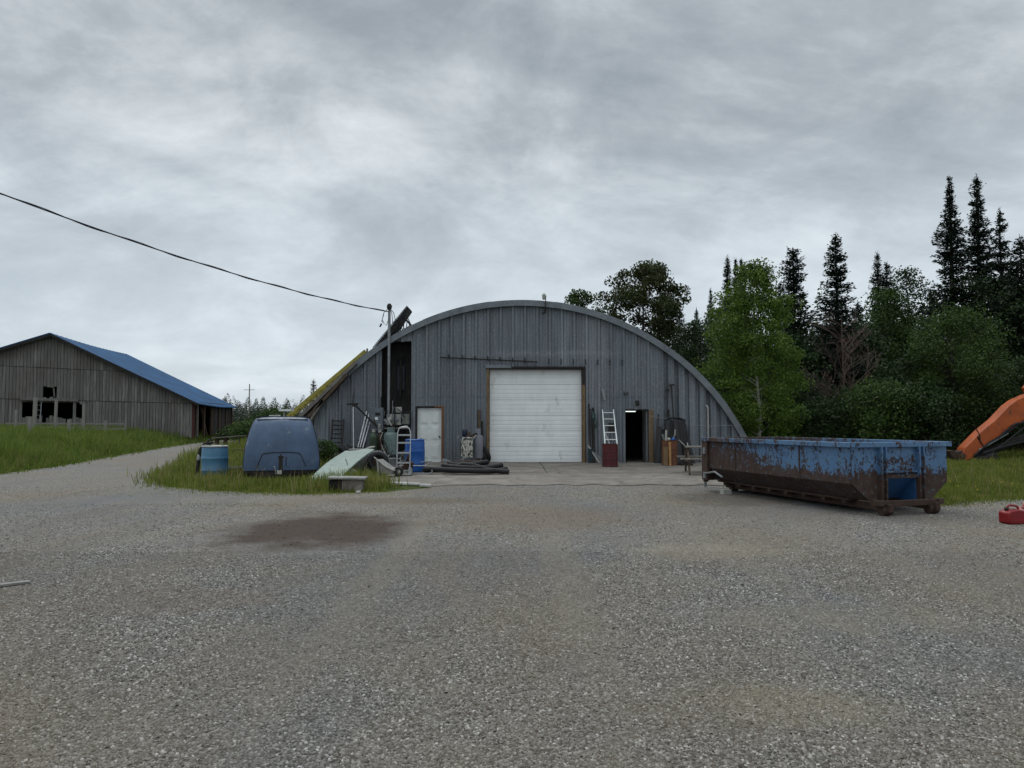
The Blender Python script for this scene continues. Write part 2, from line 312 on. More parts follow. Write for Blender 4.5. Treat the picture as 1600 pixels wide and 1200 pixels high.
def concrete_mat():
    m, t, b = newmat('stained_concrete')
    pos = t.nodes.new('ShaderNodeNewGeometry').outputs['Position']
    col = mixc(t, ramp(t, noise(t, pos, 1.1, 7, .65, .4), [(.3, 0), (.7, 1)]), (.09, .077, .062), (.205, .182, .155))
    col = mixc(t, ramp(t, noise(t, mapping(t, pos, (1, 2, 1), (7, 7, 7)), 2.2, 7, .7, .5), [(.55, 0), (.68, .7)]), col, (.32, .305, .275))
    col = mixc(t, ramp(t, noise(t, mapping(t, pos, (1, 2, 1), (2, 7, 7)), 1.4, 7, .7, .5), [(.56, 0), (.72, .8)]), col, (.065, .052, .042))
    ed = t.nodes.new('ShaderNodeTexVoronoi'); ed.feature = 'DISTANCE_TO_EDGE'; ed.inputs['Scale'].default_value = .38
    wv = t.nodes.new('ShaderNodeVectorMath'); wv.operation = 'ADD'; lk(t, pos, wv.inputs[0])
    nz = t.nodes.new('ShaderNodeTexNoise'); nz.inputs['Scale'].default_value = 1.3; nz.inputs['Detail'].default_value = 6; lk(t, pos, nz.inputs['Vector']); lk(t, nz.outputs['Color'], wv.inputs[1]); lk(t, wv.outputs[0], ed.inputs['Vector'])
    col = mixc(t, ramp(t, ed.outputs['Distance'], [(0, .8), (.018, 0)]), col, (.05, .045, .035))
    lk(t, col, b.inputs['Base Color']); b.inputs['Roughness'].default_value = .8
    setbump(t, b, noise(t, pos, 30, 6, .7), .4, .01); return m
M['concrete'] = concrete_mat()
def earth_mat():
    m, t, b = newmat('grassy_earth')
    pos = t.nodes.new('ShaderNodeNewGeometry').outputs['Position']
    col = mixc(t, ramp(t, noise(t, pos, .35, 6, .6), [(.35, 0), (.65, 1)]), (.05, .07, .02), (.09, .11, .035))
    col = mixc(t, ramp(t, noise(t, pos, 6, 6, .7), [(.4, 0), (.7, .7)]), col, (.035, .045, .015))
    lk(t, col, b.inputs['Base Color']); b.inputs['Roughness'].default_value = .95; b.inputs['Specular IOR Level'].default_value = .1
    setbump(t, b, noise(t, pos, 9, 6, .7), .8, .08); return m
M['earth'] = earth_mat()
# ---------------------------------------------------------------- mesh helpers
def tagp(o, label=None, cat=None, group=None, kind=None):
    if label: o['label'] = label
    if cat: o['category'] = cat
    if group: o['group'] = group
    if kind: o['kind'] = kind
    return o
def T(name, label, cat, loc=(0, 0, 0), rz=0, group=None, rot=None):
    o = bpy.data.objects.new(name, None); COL.objects.link(o); o.empty_display_size = .2
    o.location = loc; o.rotation_euler = rot if rot else (0, 0, rz)
    return tagp(o, label, cat, group)
class MB:
    def __init__(s): s.v = []; s.f = []
    def add(s, vs, fs):
        b = len(s.v); s.v += [tuple(v) for v in vs]; s.f += [tuple(i+b for i in f) for f in fs]; return s
    def box(s, c, d, rot=None, taper=1.0):
        hx, hy, hz = d[0]/2, d[1]/2, d[2]/2
        vs = [Vector((x*(taper if z > 0 else 1), y*(taper if z > 0 else 1), z)) for z in (-hz, hz) for x, y in ((-hx, -hy), (hx, -hy), (hx, hy), (-hx, hy))]
        if rot:
            mt = Matrix.Rotation(rot[2], 3, 'Z') @ Matrix.Rotation(rot[1], 3, 'Y') @ Matrix.Rotation(rot[0], 3, 'X')
            vs = [mt @ v for v in vs]
        c = Vector(c)
        return s.add([v+c for v in vs], [(0, 3, 2, 1), (4, 5, 6, 7), (0, 1, 5, 4), (1, 2, 6, 5), (2, 3, 7, 6), (3, 0, 4, 7)])
    def bb(s, x0, x1, y0, y1, z0, z1): return s.box(((x0+x1)/2, (y0+y1)/2, (z0+z1)/2), (x1-x0, y1-y0, z1-z0))
    def bar(s, p, q, w, h, up=(0, 0, 1)):
        p, q = Vector(p), Vector(q); d = (q-p).normalized(); up = Vector(up)
        if abs(d.dot(up)) > .98: up = Vector((0, 1, 0))
        sx = d.cross(up).normalized(); sz = sx.cross(d)
        vs = [c+sx*a*w/2+sz*b*h/2 for c in (p, q) for a, b in ((-1, -1), (1, -1), (1, 1), (-1, 1))]
        return s.add(vs, [(0, 1, 2, 3), (7, 6, 5, 4), (0, 4, 5, 1), (1, 5, 6, 2), (2, 6, 7, 3), (3, 7, 4, 0)])
    def tube(s, pts, r, n=8, closed=False):
        pts = [Vector(p) for p in pts]; k = len(pts); rs = r if isinstance(r, (list, tuple)) else [r]*k
        vs = []; pu = None
        for i, p in enumerate(pts):
            if closed: d = pts[(i+1) % k]-pts[i-1]
            else: d = pts[min(i+1, k-1)]-pts[max(i-1, 0)]
            d.normalize()
            if pu is None: pu = d.orthogonal().normalized()
            u = (pu-d*pu.dot(d)); u = u.normalized() if u.length > 1e-5 else d.orthogonal().normalized()
            w = d.cross(u); pu = u
            for j in range(n):
                a = 2*math.pi*j/n; vs.append(p+(u*math.cos(a)+w*math.sin(a))*rs[i])
        fs = []
        for i in range(k if closed else k-1):
            for j in range(n):
                a, b_ = i*n+j, i*n+(j+1) % n; c, d_ = ((i+1) % k)*n+(j+1) % n, ((i+1) % k)*n+j
                fs.append((a, b_, c, d_))
        if not closed: fs += [tuple(range(n-1, -1, -1)), tuple((k-1)*n+j for j in range(n))]
        return s.add(vs, fs)
    def lathe(s, prof, c=(0, 0, 0), n=24, rot=None, sx=1):
        """prof: list of (r, z) bottom to top, closed at both ends"""
        vs = []; c = Vector(c)
        mt = rot if rot is not None else Matrix.Identity(3)
        for r_, z in prof:
            for j in range(n):
                a = 2*math.pi*j/n; vs.append(c+mt @ Vector((r_*math.cos(a)*sx, r_*math.sin(a), z)))
        fs = [(i*n+j, i*n+(j+1) % n, (i+1)*n+(j+1) % n, (i+1)*n+j) for i in range(len(prof)-1) for j in range(n)]
        fs += [tuple(range(n-1, -1, -1)), tuple((len(prof)-1)*n+j for j in range(n))]
        return s.add(vs, fs)
    def prism(s, poly, a, b):
        """poly: list of 3D pts (planar), extruded from offset a to offset b (vectors)"""
        n = len(poly); a, b = Vector(a), Vector(b)
        vs = [Vector(p)+a for p in poly]+[Vector(p)+b for p in poly]
        return s.add(vs, [tuple(range(n)), tuple(range(2*n-1, n-1, -1))]+[(i, i+n, (i+1) % n+n, (i+1) % n) for i in range(n)])
    def build(s, name, mat, parent=None, bevel=0, smooth=False, loc=None, label=None):
        me = bpy.data.meshes.new(name); me.from_pydata(s.v, [], s.f); me.update()
        bm = bmesh.new(); bm.from_mesh(me); bmesh.ops.recalc_face_normals(bm, faces=bm.faces); bm.to_mesh(me); bm.free()
        me.materials.append(M[mat] if isinstance(mat, str) else mat)
        o = bpy.data.objects.new(name, me); COL.objects.link(o)
        if parent: o.parent = parent
        if loc is not None: o.location = loc
        if smooth:
            me.polygons.foreach_set('use_smooth', [True]*len(me.polygons))
            try: me.set_sharp_from_angle(angle=R(38))
            except Exception: pass
        if bevel:
            b = o.modifiers.new('bevel', 'BEVEL'); b.width = bevel; b.segments = 2; b.limit_method = 'ANGLE'; b.angle_limit = R(35)
        if label: o['label'] = label
        return o
def npmesh(name, V, F, mat, parent=None, smooth=False):
    """V (n,3) float, F (m,k) int"""
    V = np.asarray(V, np.float32); F = np.asarray(F, np.int32); m_, k = F.shape
    me = bpy.data.meshes.new(name)
    me.vertices.add(len(V)); me.vertices.foreach_set('co', V.ravel())
    me.loops.add(m_*k); me.loops.foreach_set('vertex_index', F.ravel())
    me.polygons.add(m_); me.polygons.foreach_set('loop_start', np.arange(m_, dtype=np.int32)*k)
    try: me.polygons.foreach_set('loop_total', np.full(m_, k, np.int32))
    except Exception: pass
    me.update(calc_edges=True); me.materials.append(M[mat] if isinstance(mat, str) else mat)
    if smooth: me.polygons.foreach_set('use_smooth', np.ones(m_, bool))
    o = bpy.data.objects.new(name, me); COL.objects.link(o)
    if parent: o.parent = parent
    return o
def copy_tree(o, parent=None):
    c = o.copy(); COL.objects.link(c); c.parent = parent
    for ch in [x for x in bpy.data.objects if x.parent == o]: copy_tree(ch, c)
    return c
def quads(C, D, Nn, L, Wd):
    """leaf quads: centre, along, normal"""
    D = D/np.linalg.norm(D, axis=1, keepdims=True); Sd = np.cross(D, Nn); Sd /= np.linalg.norm(Sd, axis=1, keepdims=True)+1e-9
    L = np.asarray(L).reshape(-1, 1)/2; Wd = np.asarray(Wd).reshape(-1, 1)/2
    V = np.stack([C-D*L, C+Sd*Wd, C+D*L, C-Sd*Wd], 1).reshape(-1, 3)
    F = np.arange(len(V)).reshape(-1, 4); return V, F
# ================================================================ SETTING: ground, gravel, apron
def lin(y, ys, xs): return np.interp(y, ys, xs)
BY = [-50, 14, 17, 21.1, 25.2, 32.3, 46, 60, 400]; BX = [-60, -40, -24, -14.9, -15.5, -17.3, -20.6, -23, -30]
def hgt(x, y):
    x = np.asarray(x, float); y = np.asarray(y, float)
    d = np.clip((lin(y, BY, BX)-x)/5.0, 0, 1); s = d*d*(3-2*d)
    h = -.02+.55*s
    dr = np.clip((np.minimum(x-9.5, y-15))/8, 0, 1); h = h+.25*dr*dr*np.clip((x-9.5)/4, 0, 1)
    return h
gx = np.concatenate([[-3000, -1500, -700, -350, -200, -120], np.arange(-80, 81, 1.0), [120, 200, 350, 700, 1500, 3000]])
gy = np.concatenate([[-1500, -500, -150, -60], np.arange(-20, 121, 1.0), [160, 240, 400, 800, 1600, 4500]])
XX, YY = np.meshgrid(gx, gy); ZZ = hgt(XX, YY)
V = np.stack([XX, YY, ZZ], -1).reshape(-1, 3); nx = len(gx)
F = np.array([(j*nx+i, j*nx+i+1, (j+1)*nx+i+1, (j+1)*nx+i) for j in range(len(gy)-1) for i in range(nx-1)])
tagp(npmesh('ground', V, F, 'earth', smooth=True), kind='structure')
road = [(-45, -15), (-45, 13), (-24, 16.8), (-14.9, 21.1), (-15.5, 25.2), (-17.3, 32.3), (-20.6, 46), (-23, 62), (-17.2, 62), (-15.6, 44), (-12.6, 29.5), (-10.9, 23), (-9.9, 20.4),
        (-8.9, 18.6), (-8.3, 17.6), (-6.6, 16.5), (-4.4, 15.9), (-2.9, 16.2), (-2.0, 17.2), (-1.9, 27), (9.2, 27), (9.0, 21), (7.2, 15), (8.0, 13.8), (9.1, 14.6), (10.4, 15.1), (20, 17), (45, 15), (45, -15)]
bm = bmesh.new(); ring = []
for i, p in enumerate(road):
    q = road[(i+1) % len(road)]; dd = math.dist(p, q); n = max(1, min(60, int(dd/.45)))
    for k in range(n):
        f = k/n; j = .16 if (p[1] > 10 and dd < 20) else 0
        ring.append(bm.verts.new((p[0]+(q[0]-p[0])*f+rnd.uniform(-j, j), p[1]+(q[1]-p[1])*f+rnd.uniform(-j, j), 0)))
f = bm.faces.new(ring); bmesh.ops.triangulate(bm, faces=[f]); bmesh.ops.recalc_face_normals(bm, faces=bm.faces)
me = bpy.data.meshes.new('gravel_yard'); bm.to_mesh(me); bm.free(); me.materials.append(M['gravel'])
gv = bpy.data.objects.new('gravel_yard', me); COL.objects.link(gv); tagp(gv, kind='structure')
# concrete apron: slabs, ragged front edge
def slab(x0, x1, y0, y1, z, jag):
    b = MB(); n = 26
    fr = [(x0+(x1-x0)*i/n, y0+rnd.uniform(-jag, jag), z) for i in range(n+1)]
    b.prism(fr+[(x1, y1, z), (x0, y1, z)], (0, 0, -.12), (0, 0, 0)); return b
a = slab(-3.55, 7.6, 17.9, 21.7, .018, .3); 
b2_ = slab(-4.9, 1.0, 21.74, 27.3, .03, .01); a.add(b2_.v, b2_.f)
b2_ = slab(1.04, 9.0, 21.74, 27.3, .026, .01); a.add(b2_.v, b2_.f)
tagp(a.build('concrete_apron', 'concrete'), kind='structure')
# loose stones, densest close to the camera: one mass nobody could count
rg = np.random.default_rng(3)
def stones(n, y0, y1, s0, s1):
    u = rg.random(n); y = y0*(y1/y0)**u          # density falls off with distance
    x = (rg.random(n)*2-1)*(y*.74+.8)+rg.normal(0, 1, n)*np.where(rg.random(n) < .25, 1.6, .1)
    sz = s0+(s1-s0)*rg.random(n)**2.2
    return x, y, sz
X1, Y1, S1 = stones(330000, 3.0, 9.0, .0045, .012)
X2, Y2, S2 = stones(70000, 6.5, 18.0, .006, .014)
x = np.concatenate([X1, X2]); y = np.concatenate([Y1, Y2]); s = np.concatenate([S1, S2])
keep = ~((y > 14) & (x > -9) & (x < -2)) & ~(y > 17.6) & ~((y > 13.2) & (x > 7.6)); x, y, s = x[keep], y[keep], s[keep]
dd = ((x+2.8)/1.6)**2+((y-10.8)/2.1)**2; keep = (dd > 1)|(rg.random(len(x)) < .12); x, y, s = x[keep], y[keep], s[keep]
n = len(x); base = np.array([(-1, -1, -.6), (1, -1, -.6), (1, 1, -.6), (-1, 1, -.6), (-.6, -.6, .6), (.6, -.6, .6), (.6, .6, .6), (-.6, .6, .6)])
V = base[None]*(1+rg.uniform(-.35, .35, (n, 8, 3)))*s[:, None, None]*np.stack([rg.uniform(.7, 1.2, n), rg.uniform(.5, .9, n), rg.uniform(.4, .75, n)], 1)[:, None, :]
a1 = rg.uniform(0, 6.28, n); a2 = rg.normal(0, .35, n); c, s_ = np.cos(a1), np.sin(a1); c2, s2 = np.cos(a2), np.sin(a2)
vx, vz = V[..., 0]*c2[:, None]-V[..., 2]*s2[:, None], V[..., 0]*s2[:, None]+V[..., 2]*c2[:, None]; vy = V[..., 1]
V = np.stack([vx*c[:, None]-vy*s_[:, None]+x[:, None], vx*s_[:, None]+vy*c[:, None]+y[:, None], vz+(s*.25)[:, None]], -1).reshape(-1, 3)
FF = np.array([(4, 5, 6, 7), (0, 1, 5, 4), (1, 2, 6, 5), (2, 3, 7, 6), (3, 0, 4, 7)])
F = (FF[None]+8*np.arange(n)[:, None, None]).reshape(-1, 4)
tagp(npmesh('gravel_stones', V, F, 'stones'), 'loose grey crushed stone covering the yard', 'gravel', kind='stuff')
# ---- grass
def inpoly(x, y, poly):
    inside = np.zeros(len(x), bool); n = len(poly)
    for i in range(n):
        x0, y0 = poly[i]; x1, y1 = poly[(i+1) % n]
        c = ((y0 > y) != (y1 > y)) & (x < (x1-x0)*(y-y0)/((y1-y0) or 1e-9)+x0); inside ^= c
    return inside
def blades(name, x, y, h, w, mat, label, lean=.35):
    n = len(x); z = hgt(x, y); a = rg.uniform(0, 6.28, n); ln = np.abs(rg.normal(0, lean, n))*h; b = rg.uniform(0, 6.28, n)
    dx, dy = np.cos(a)*w/2, np.sin(a)*w/2; lx, ly = np.cos(b)*ln, np.sin(b)*ln
    p0 = np.stack([x-dx, y-dy, z-.02], 1); p1 = np.stack([x+dx, y+dy, z-.02], 1)
    q1 = np.stack([x+dx*.8+lx*.35, y+dy*.8+ly*.35, z+h*.6], 1); q0 = np.stack([x-dx*.8+lx*.35, y-dy*.8+ly*.35, z+h*.6], 1)
    t1 = np.stack([x+dx*.1+lx, y+dy*.1+ly, z+h], 1); t0 = np.stack([x-dx*.1+lx, y-dy*.1+ly, z+h], 1)
    V = np.stack([p0, p1, q1, q0, t1, t0], 1).reshape(-1, 3); k = 6*np.arange(n)[:, None]
    F = np.stack([k+np.array([[0, 1, 2, 3]]), k+np.array([[3, 2, 4, 5]])], 1).reshape(-1, 4)
    return tagp(npmesh(name, V, F, mat), label, 'grass', kind='stuff')
def nz2(x, y, s, sd=0):
    r = np.random.default_rng(sd); v = 0
    for k in range(5):
        a, b, p = r.uniform(-1, 1, 3); v = v+np.sin((x*a*2+y*b*2)/s*(1+.5*k)+p*6)
    return v/5
# meadow bank left: sampled so that nearer ground gets more blades
n = 230000; y = 15*(78/15)**(rg.random(n)); x = -y*rg.uniform(.30, .80, n)-1
k = (x < lin(y, BY, BX)+rg.normal(-.1, .32, n)) & (x > -75)
x, y = x[k], y[k]; h = (.22+.45*rg.random(len(x))**2+.2*nz2(x, y, 2.5, 1))*np.clip((lin(y, BY, BX)-x)/1.6+.35, .3, 1.25); w = .006+.0007*y
blades('tall_grass', x, y, np.clip(h, .06, .9), w, 'grassbank', 'tall green meadow grass on the bank in front of the barn')
# island round the trailer
isl = [(-9.95, 20.6), (-12.5, 29), (-15.4, 43), (-16.8, 60), (-9, 60), (-8.6, 27), (-4.6, 27), (-4.4, 22), (-3.9, 19.5), (-2.9, 17.6), (-3.1, 16.3), (-4.4, 15.7), (-6.6, 16.3), (-8.4, 17.5)]
n = 120000; y = 15.5*(60/15.5)**(rg.random(n)**1.25); x = y*rg.uniform(-.62, -.09, n)
k = inpoly(x+rg.normal(0, .26, n), y+rg.normal(0, .26, n), isl) & ~((np.abs(x+6.2) < .9) & (y > 19.7) & (y < 22.5)); x, y = x[k], y[k]
h_cut = 1-.45*np.exp(-(((x+6.0)/1.2)**2+((y-18.6)/1.1)**2)); edge = h_cut*np.clip((y-(15.7+.55*np.abs(x+4.5)*.6))/1.0, .25, 1)
h = (.09+.26*rg.random(len(x))**2+.10*nz2(x, y, 1.2, 5))*edge
clump = np.exp(-(((x+3.75)/.7)**2+((y-18.1)/.9)**2)); h = h+clump*.25*rg.random(len(x)); h = h+np.clip(y-24, 0, 6)*.06
blades('island_grass', x, y, np.clip(h, .04, .9), .006+.0006*y, 'grass', 'rough green grass patch around the blue trailer and scrap')
# lawn right, behind the skip
n = 110000; y = 13.4*(42/13.4)**rg.random(n); x = y*rg.uniform(.42, .78, n)
lawn = [(7.3, 14.2), (8.0, 13.6), (9.1, 14.4), (10.4, 14.9), (20, 16.8), (45, 15), (45, 45), (9.5, 45), (9.3, 27), (9.0, 21)]
k = inpoly(x+rg.normal(0, .25, n), y+rg.normal(0, .25, n), lawn); x, y = x[k], y[k]
h = (.06+.13*rg.random(len(x))+.05*nz2(x, y, 1.5, 9))*np.clip((y-13)/3, .4, 1.6)
blades('lawn_grass', x, y, np.clip(h, .03, .6), .006+.0006*y, 'grass', 'green lawn between the skip and the woods')
n = 14000; y = 15*(60/15)**rg.random(n); x = y*rg.uniform(-.8, .78, n); k = ((x < lin(y, BY, BX)) | inpoly(x, y, isl) | (inpoly(x, y, lawn) & (rg.random(n) < .4))) & (nz2(x, y, 1.1, 21) > 0); x, y = x[k], y[k]
blades('dry_stalks', x, y, .18+.42*rg.random(len(x)), .005+.0005*y, 'drygrass', 'pale dry stalks standing through the green grass')
# weeds creeping over the gravel edge of the apron
n = 9000; x = rg.uniform(-9.5, 3.4, n); y = 15.1+rg.gamma(1.6, .7, n)+np.abs(nz2(x, x*0, .8, 3))*.9
x2 = rg.normal(-5.2, .6, 900); y2 = 13.9+rg.normal(0, .22, 900); x = np.append(x, x2); y = np.append(y, y2)
k = (nz2(x, y*2, .5, 11) > .05)|(x < -2.2); k &= (y < 17.7); x, y = x[k], y[k]
blades('creeping_weeds', x, y, .008+.03*rg.random(len(x)), np.full(len(x), .014), 'grass', 'low weeds creeping over the gravel in front of the apron', .9)
n = 130; y = rg.uniform(14.5, 27, n); x = y*rg.uniform(.52, .75, n); k = inpoly(x, y, lawn); x, y = x[k], y[k]
mb = MB()
for a, b in zip(x, y):
    z = float(hgt(a, b))+rnd.uniform(.12, .26); mb.box((a, b, z), (.017, .017, .014), (rnd.random(), rnd.random(), rnd.random()))
tagp(mb.build('dandelions', 'flower'), 'small yellow dandelions scattered through the lawn', 'flowers', kind='stuff')
# ================================================================ HANGAR
HY = 27.0; CX, CZ, RR = .35, -3.24, 9.16
def arch(x, r=RR):
    q = r*r-(x-CX)**2; return CZ+math.sqrt(q) if q > 0 else -9
HW = math.sqrt(RR*RR-CZ*CZ)
hang = T('arched_steel_workshop', 'grey corrugated arch-roofed steel workshop with big white door', 'workshop', (CX, HY, 0))
def L(x, y, z): return (x-CX, y-HY, z)
opens = [(-.845, 2.58, -1, 3.42), (-3.50, -2.55, -1, 2.06), (4.14, 5.02, -1, 1.95), (-4.79, -3.69, .35, 4.44)]
# column profile
xs = []
x = CX-HW+.03
while x < CX+HW-.03:
    if x > 5.3: prof = [(0, 0), (.20, 0), (.235, .13), (.34, .13), (.37, 0)]; per = .385
    else: prof = [(0, 0), (.05, -.075), (.12, -.075), (.17, 0), (.25, 0), (.262, -.012), (.28, 0), (.35, 0), (.362, -.012), (.38, 0)]; per = .452
    for dx, dy in prof:
        if x+dx < CX+HW-.03: xs.append((x+dx, dy))
    x += per
def yoff(xq):
    for (a, ya), (b, yb) in zip(xs, xs[1:]):
        if a <= xq <= b: return ya+(yb-ya)*(xq-a)/max(b-a, 1e-6)
    return 0
for o in opens:
    for e in o[:2]: xs.append((e, yoff(e)))
xs = sorted(set(xs)); f_ = MB()
for (xa, ya), (xb, yb) in zip(xs, xs[1:]):
    if xb-xa < 1e-5: continue
    mid = (xa+xb)/2; segs = [(-.05, None)]
    za, zb = arch(xa, RR-.02), arch(xb, RR-.02); cuts = [o for o in opens if o[0] < mid < o[1]]
    spans = []; z = -.05
    for o in cuts:
        if o[2] > z: spans.append((z, z, o[2], o[2]))
        z = o[3]
    # split upper part at the horizontal lap for a true overlap
    if z < 2.45 and min(za, zb) > 2.5:
        spans.append((z, z, 2.45, 2.45)); spans.append((2.42, 2.42, za, zb))
        off = [0]*(len(spans)-1)+[-.012]
    else:
        if min(za, zb) > z: spans.append((z, z, za, zb))
        off = [0]*len(spans)
    for (a0, b0, a1, b1), oo in zip(spans, off):
        f_.add([L(xa, HY+ya+oo, a0), L(xb, HY+yb+oo, b0), L(xb, HY+yb+oo, b1), L(xa, HY+ya+oo, a1)], [(0, 1, 2, 3)])
f_.build('front_wall', 'facade', hang)
# shell with corrugations across the length
a0 = math.asin(HW/RR); Vs = []; Fs = []; ny = 90; na = 72; DEP = 30
for j in range(ny+1):
    yy = HY-.16+DEP*j/ny; rr = RR+(.04 if j % 2 else 0)
    for i in range(na+1):
        a = -a0+2*a0*i/na; Vs.append(L(CX+rr*math.sin(a), yy, CZ+rr*math.cos(a)))
for j in range(ny):
    for i in range(na): k = j*(na+1)+i; Fs.append((k, k+1, k+na+2, k+na+1))
MB().add(Vs, Fs).build('arched_roof', 'galv', hang)
bk = MB(); bk.add([L(CX, HY+DEP-.3, 0)]+[L(CX+(RR-.02)*math.sin(-a0+2*a0*i/24), HY+DEP-.3, CZ+(RR-.02)*math.cos(-a0+2*a0*i/24)) for i in range(25)], [(0, i+1, i+2) for i in range(24)])
bk.build('rear_wall', 'galv', hang)
# fascia trim: lapped curved segments with a scalloped lower edge
ft = MB(); nseg = 9
for sgm in range(nseg):
    a_s = -a0+2*a0*sgm/nseg; a_e = a_s+2*a0/nseg+.012; n = 12; yo = -.20-.012*(sgm % 2); r1 = RR+.05+.008*(sgm % 2)
    vs = []
    for i in range(n+1):
        a = a_s+(a_e-a_s)*i/n; rj = RR-.165
        vs += [L(CX+r1*math.sin(a), HY+yo, CZ+r1*math.cos(a)), L(CX+rj*math.sin(a), HY+yo, CZ+rj*math.cos(a)),
               L(CX+r1*math.sin(a), HY+.05, CZ+r1*math.cos(a)), L(CX+rj*math.sin(a), HY-.03, CZ+rj*math.cos(a))]
    fs = []
    for i in range(n):
        k = 4*i; fs += [(k, k+1, k+5, k+4), (k, k+4, k+6, k+2), (k+1, k+3, k+7, k+5)]
    fs += [(0, 2, 3, 1), (4*n, 4*n+1, 4*n+3, 4*n+2)]
    ft.add(vs, fs)
ft.build('arch_trim', 'galv', hang)
# dark recess in the front wall
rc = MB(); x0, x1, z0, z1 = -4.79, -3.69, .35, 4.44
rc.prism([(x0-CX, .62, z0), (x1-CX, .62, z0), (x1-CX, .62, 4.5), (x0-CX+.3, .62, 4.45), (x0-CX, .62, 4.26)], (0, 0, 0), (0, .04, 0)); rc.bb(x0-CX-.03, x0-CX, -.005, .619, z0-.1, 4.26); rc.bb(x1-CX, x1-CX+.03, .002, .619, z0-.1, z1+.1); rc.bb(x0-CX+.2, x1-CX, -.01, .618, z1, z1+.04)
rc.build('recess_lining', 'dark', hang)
MB().tube([(x0-CX+.62, .5, 3.9), (x0-CX+.64, .5, 3.1), (x0-CX+.60, .5, 2.4)], .055, 8).build('stovepipe', 'blackmetal', hang, smooth=True)
MB().bb(x0-CX+.50, x0-CX+.76, .52, .6, 2.7, 3.6).build('recess_cover', simple('dark_blue_tarpaulin', (.015, .022, .045), (.008, .01, .02), .5, 0, 6, (1, 1, 1), .4), hang)
tr = MB()
for (a, b) in ((x1, x1+.06),): tr.bb(a-CX, b-CX, -.06, -.051, z0, z1+.05)
tr.build('corner_trim', 'galv', hang)
# overhead door: six sections with pressed ribs
dx0, dx1, dh = -.845-CX, 2.58-CX, 3.42
gd = MB(); sec = dh/6
for i in range(6):
    z0 = .03+i*sec; gd.bb(dx0+.02, dx1-.02, .12, .17, z0+.004, z0+sec-.004)
    for k in (.25, .5, .75): gd.bb(dx0+.04, dx1-.04, .114, .12, z0+sec*k-.05, z0+sec*k+.05)
gd.build('overhead_door', 'garage', hang, bevel=.003)
MB().bb(dx0-.0, dx1, .1, .18, -.02, .03).build('door_seal', 'black', hang)
fr = MB(); fr.bb(dx0-.08, dx0-.0, -.11, .25, 0, dh-.0); fr.build('left_jamb', 'yellowwood', hang, bevel=.004)
fr = MB(); fr.bb(dx1+.0, dx1+.09, -.11, .25, 0, 2.85); fr.build('right_jamb', 'yellowwood', hang, bevel=.004)
fr = MB(); fr.bb(dx1+.0, dx1+.10, -.10, .25, 2.855, dh); fr.bb(dx0-.1, dx1+.1, -.105, .25, dh+.002, dh+.05); fr.bb(dx0+.85, dx1+.1, -.13, .2, dh+.052, dh+.11); fr.build('lintel', 'blackmetal', hang)
fr = MB(); fr.bb(dx0-.12, dx0+.82, -.11, 0, dh+.055, dh+.17); fr.build('lintel_flashing', 'galv', hang)
# personnel door, left
x0, x1, h = -3.47-CX, -2.58-CX, 2.03
wd = MB().bb(x0, x1, .03, .07, .03, h-.02)
wd = wd.build('personnel_door', 'whitepaint', hang, bevel=.003)
pn = MB(); wv_ = (x1-x0)
for cx_ in (.27, .73):
    for za_, zb_ in ((.18, .68), (.86, 1.34), (1.44, 1.84)):
        cx0 = x0+wv_*cx_
        for w_, t_ in ((.30, .016), (.20, .028)):
            q = MB(); 
            pn.bb(cx0-w_/2, cx0+w_/2, .03-t_, .03-(0 if t_ < .02 else .0161), za_+(.30-w_)/2, zb_-(.30-w_)/2)
pn.build('door_panels', 'whitepaint', wd, bevel=.004)
MB().lathe([(.012, 0), (.012, .04), (.032, .05), (.034, .075), (.02, .09)], (x1-.07, .03, .96), 12, Matrix.Rotation(math.pi/2, 3, 'X')).build('handle', 'blackmetal', wd, smooth=True)
fr = MB(); fr.bb(x1+.002, x1+.08, -.09, .1, 0, h+.05); fr.bb(x1-.25, x1+.001, -.085, .1, h+.0, h+.055); fr.build('rusty_jamb', 'rustframe', hang, bevel=.003)
fr = MB(); fr.bb(x0-.04, x0-.002, -.085, .1, 0, h+.05); fr.bb(x0-.04, x1-.251, -.082, .1, h+.002, h+.05); fr.build('door_frame', 'blackmetal', hang)
# open doorway, right
x0, x1, h = 4.16-CX, 5.0-CX, 1.93
fr = MB(); fr.bb(x0-.04, x0, -.03, .15, 0, h+.04); fr.bb(x0, x1, -.03, .15, h, h+.04); fr.build('doorway_frame', 'blackmetal', hang)
fr = MB(); fr.bb(x1-.001, x1+.16, -.07, .12, 0, h+.02); fr.build('doorway_post', 'yellowwood', hang, bevel=.005)
od = MB(); od.box((x1-.03-.02, .05+.42, 1.0), (.045, .84, 1.9)); od.build('open_door', simple('grey_painted_door', (.20, .215, .22), (.13, .14, .15), .6), hang)
od = MB(); od.bb(x0-2.5, x0+3, 4.0, 4.05, 0, 3.2); od.bb(x0-1, x0-.95, .2, 4, 0, 3.2); od.bb(x1+1, x1+1.05, .2, 4, 0, 3.2); od.bb(x0-1, x1+1, .2, 4, 2.6, 2.65); od.build('doorway_dark_box', 'dark', hang)  # blackened box added behind the open doorway to keep the inside dark
lt = MB().tube([(x0+.15, 1.5, 2.12-.22), (x0+.62, 1.5, 2.12-.22)], .018, 8); lt.build('tube_lamp', 'lamp', hang)
MB().bb(-HW+.05, HW-.05, .3, DEP-.5, -.02, .012).build('workshop_floor', 'concrete', hang)
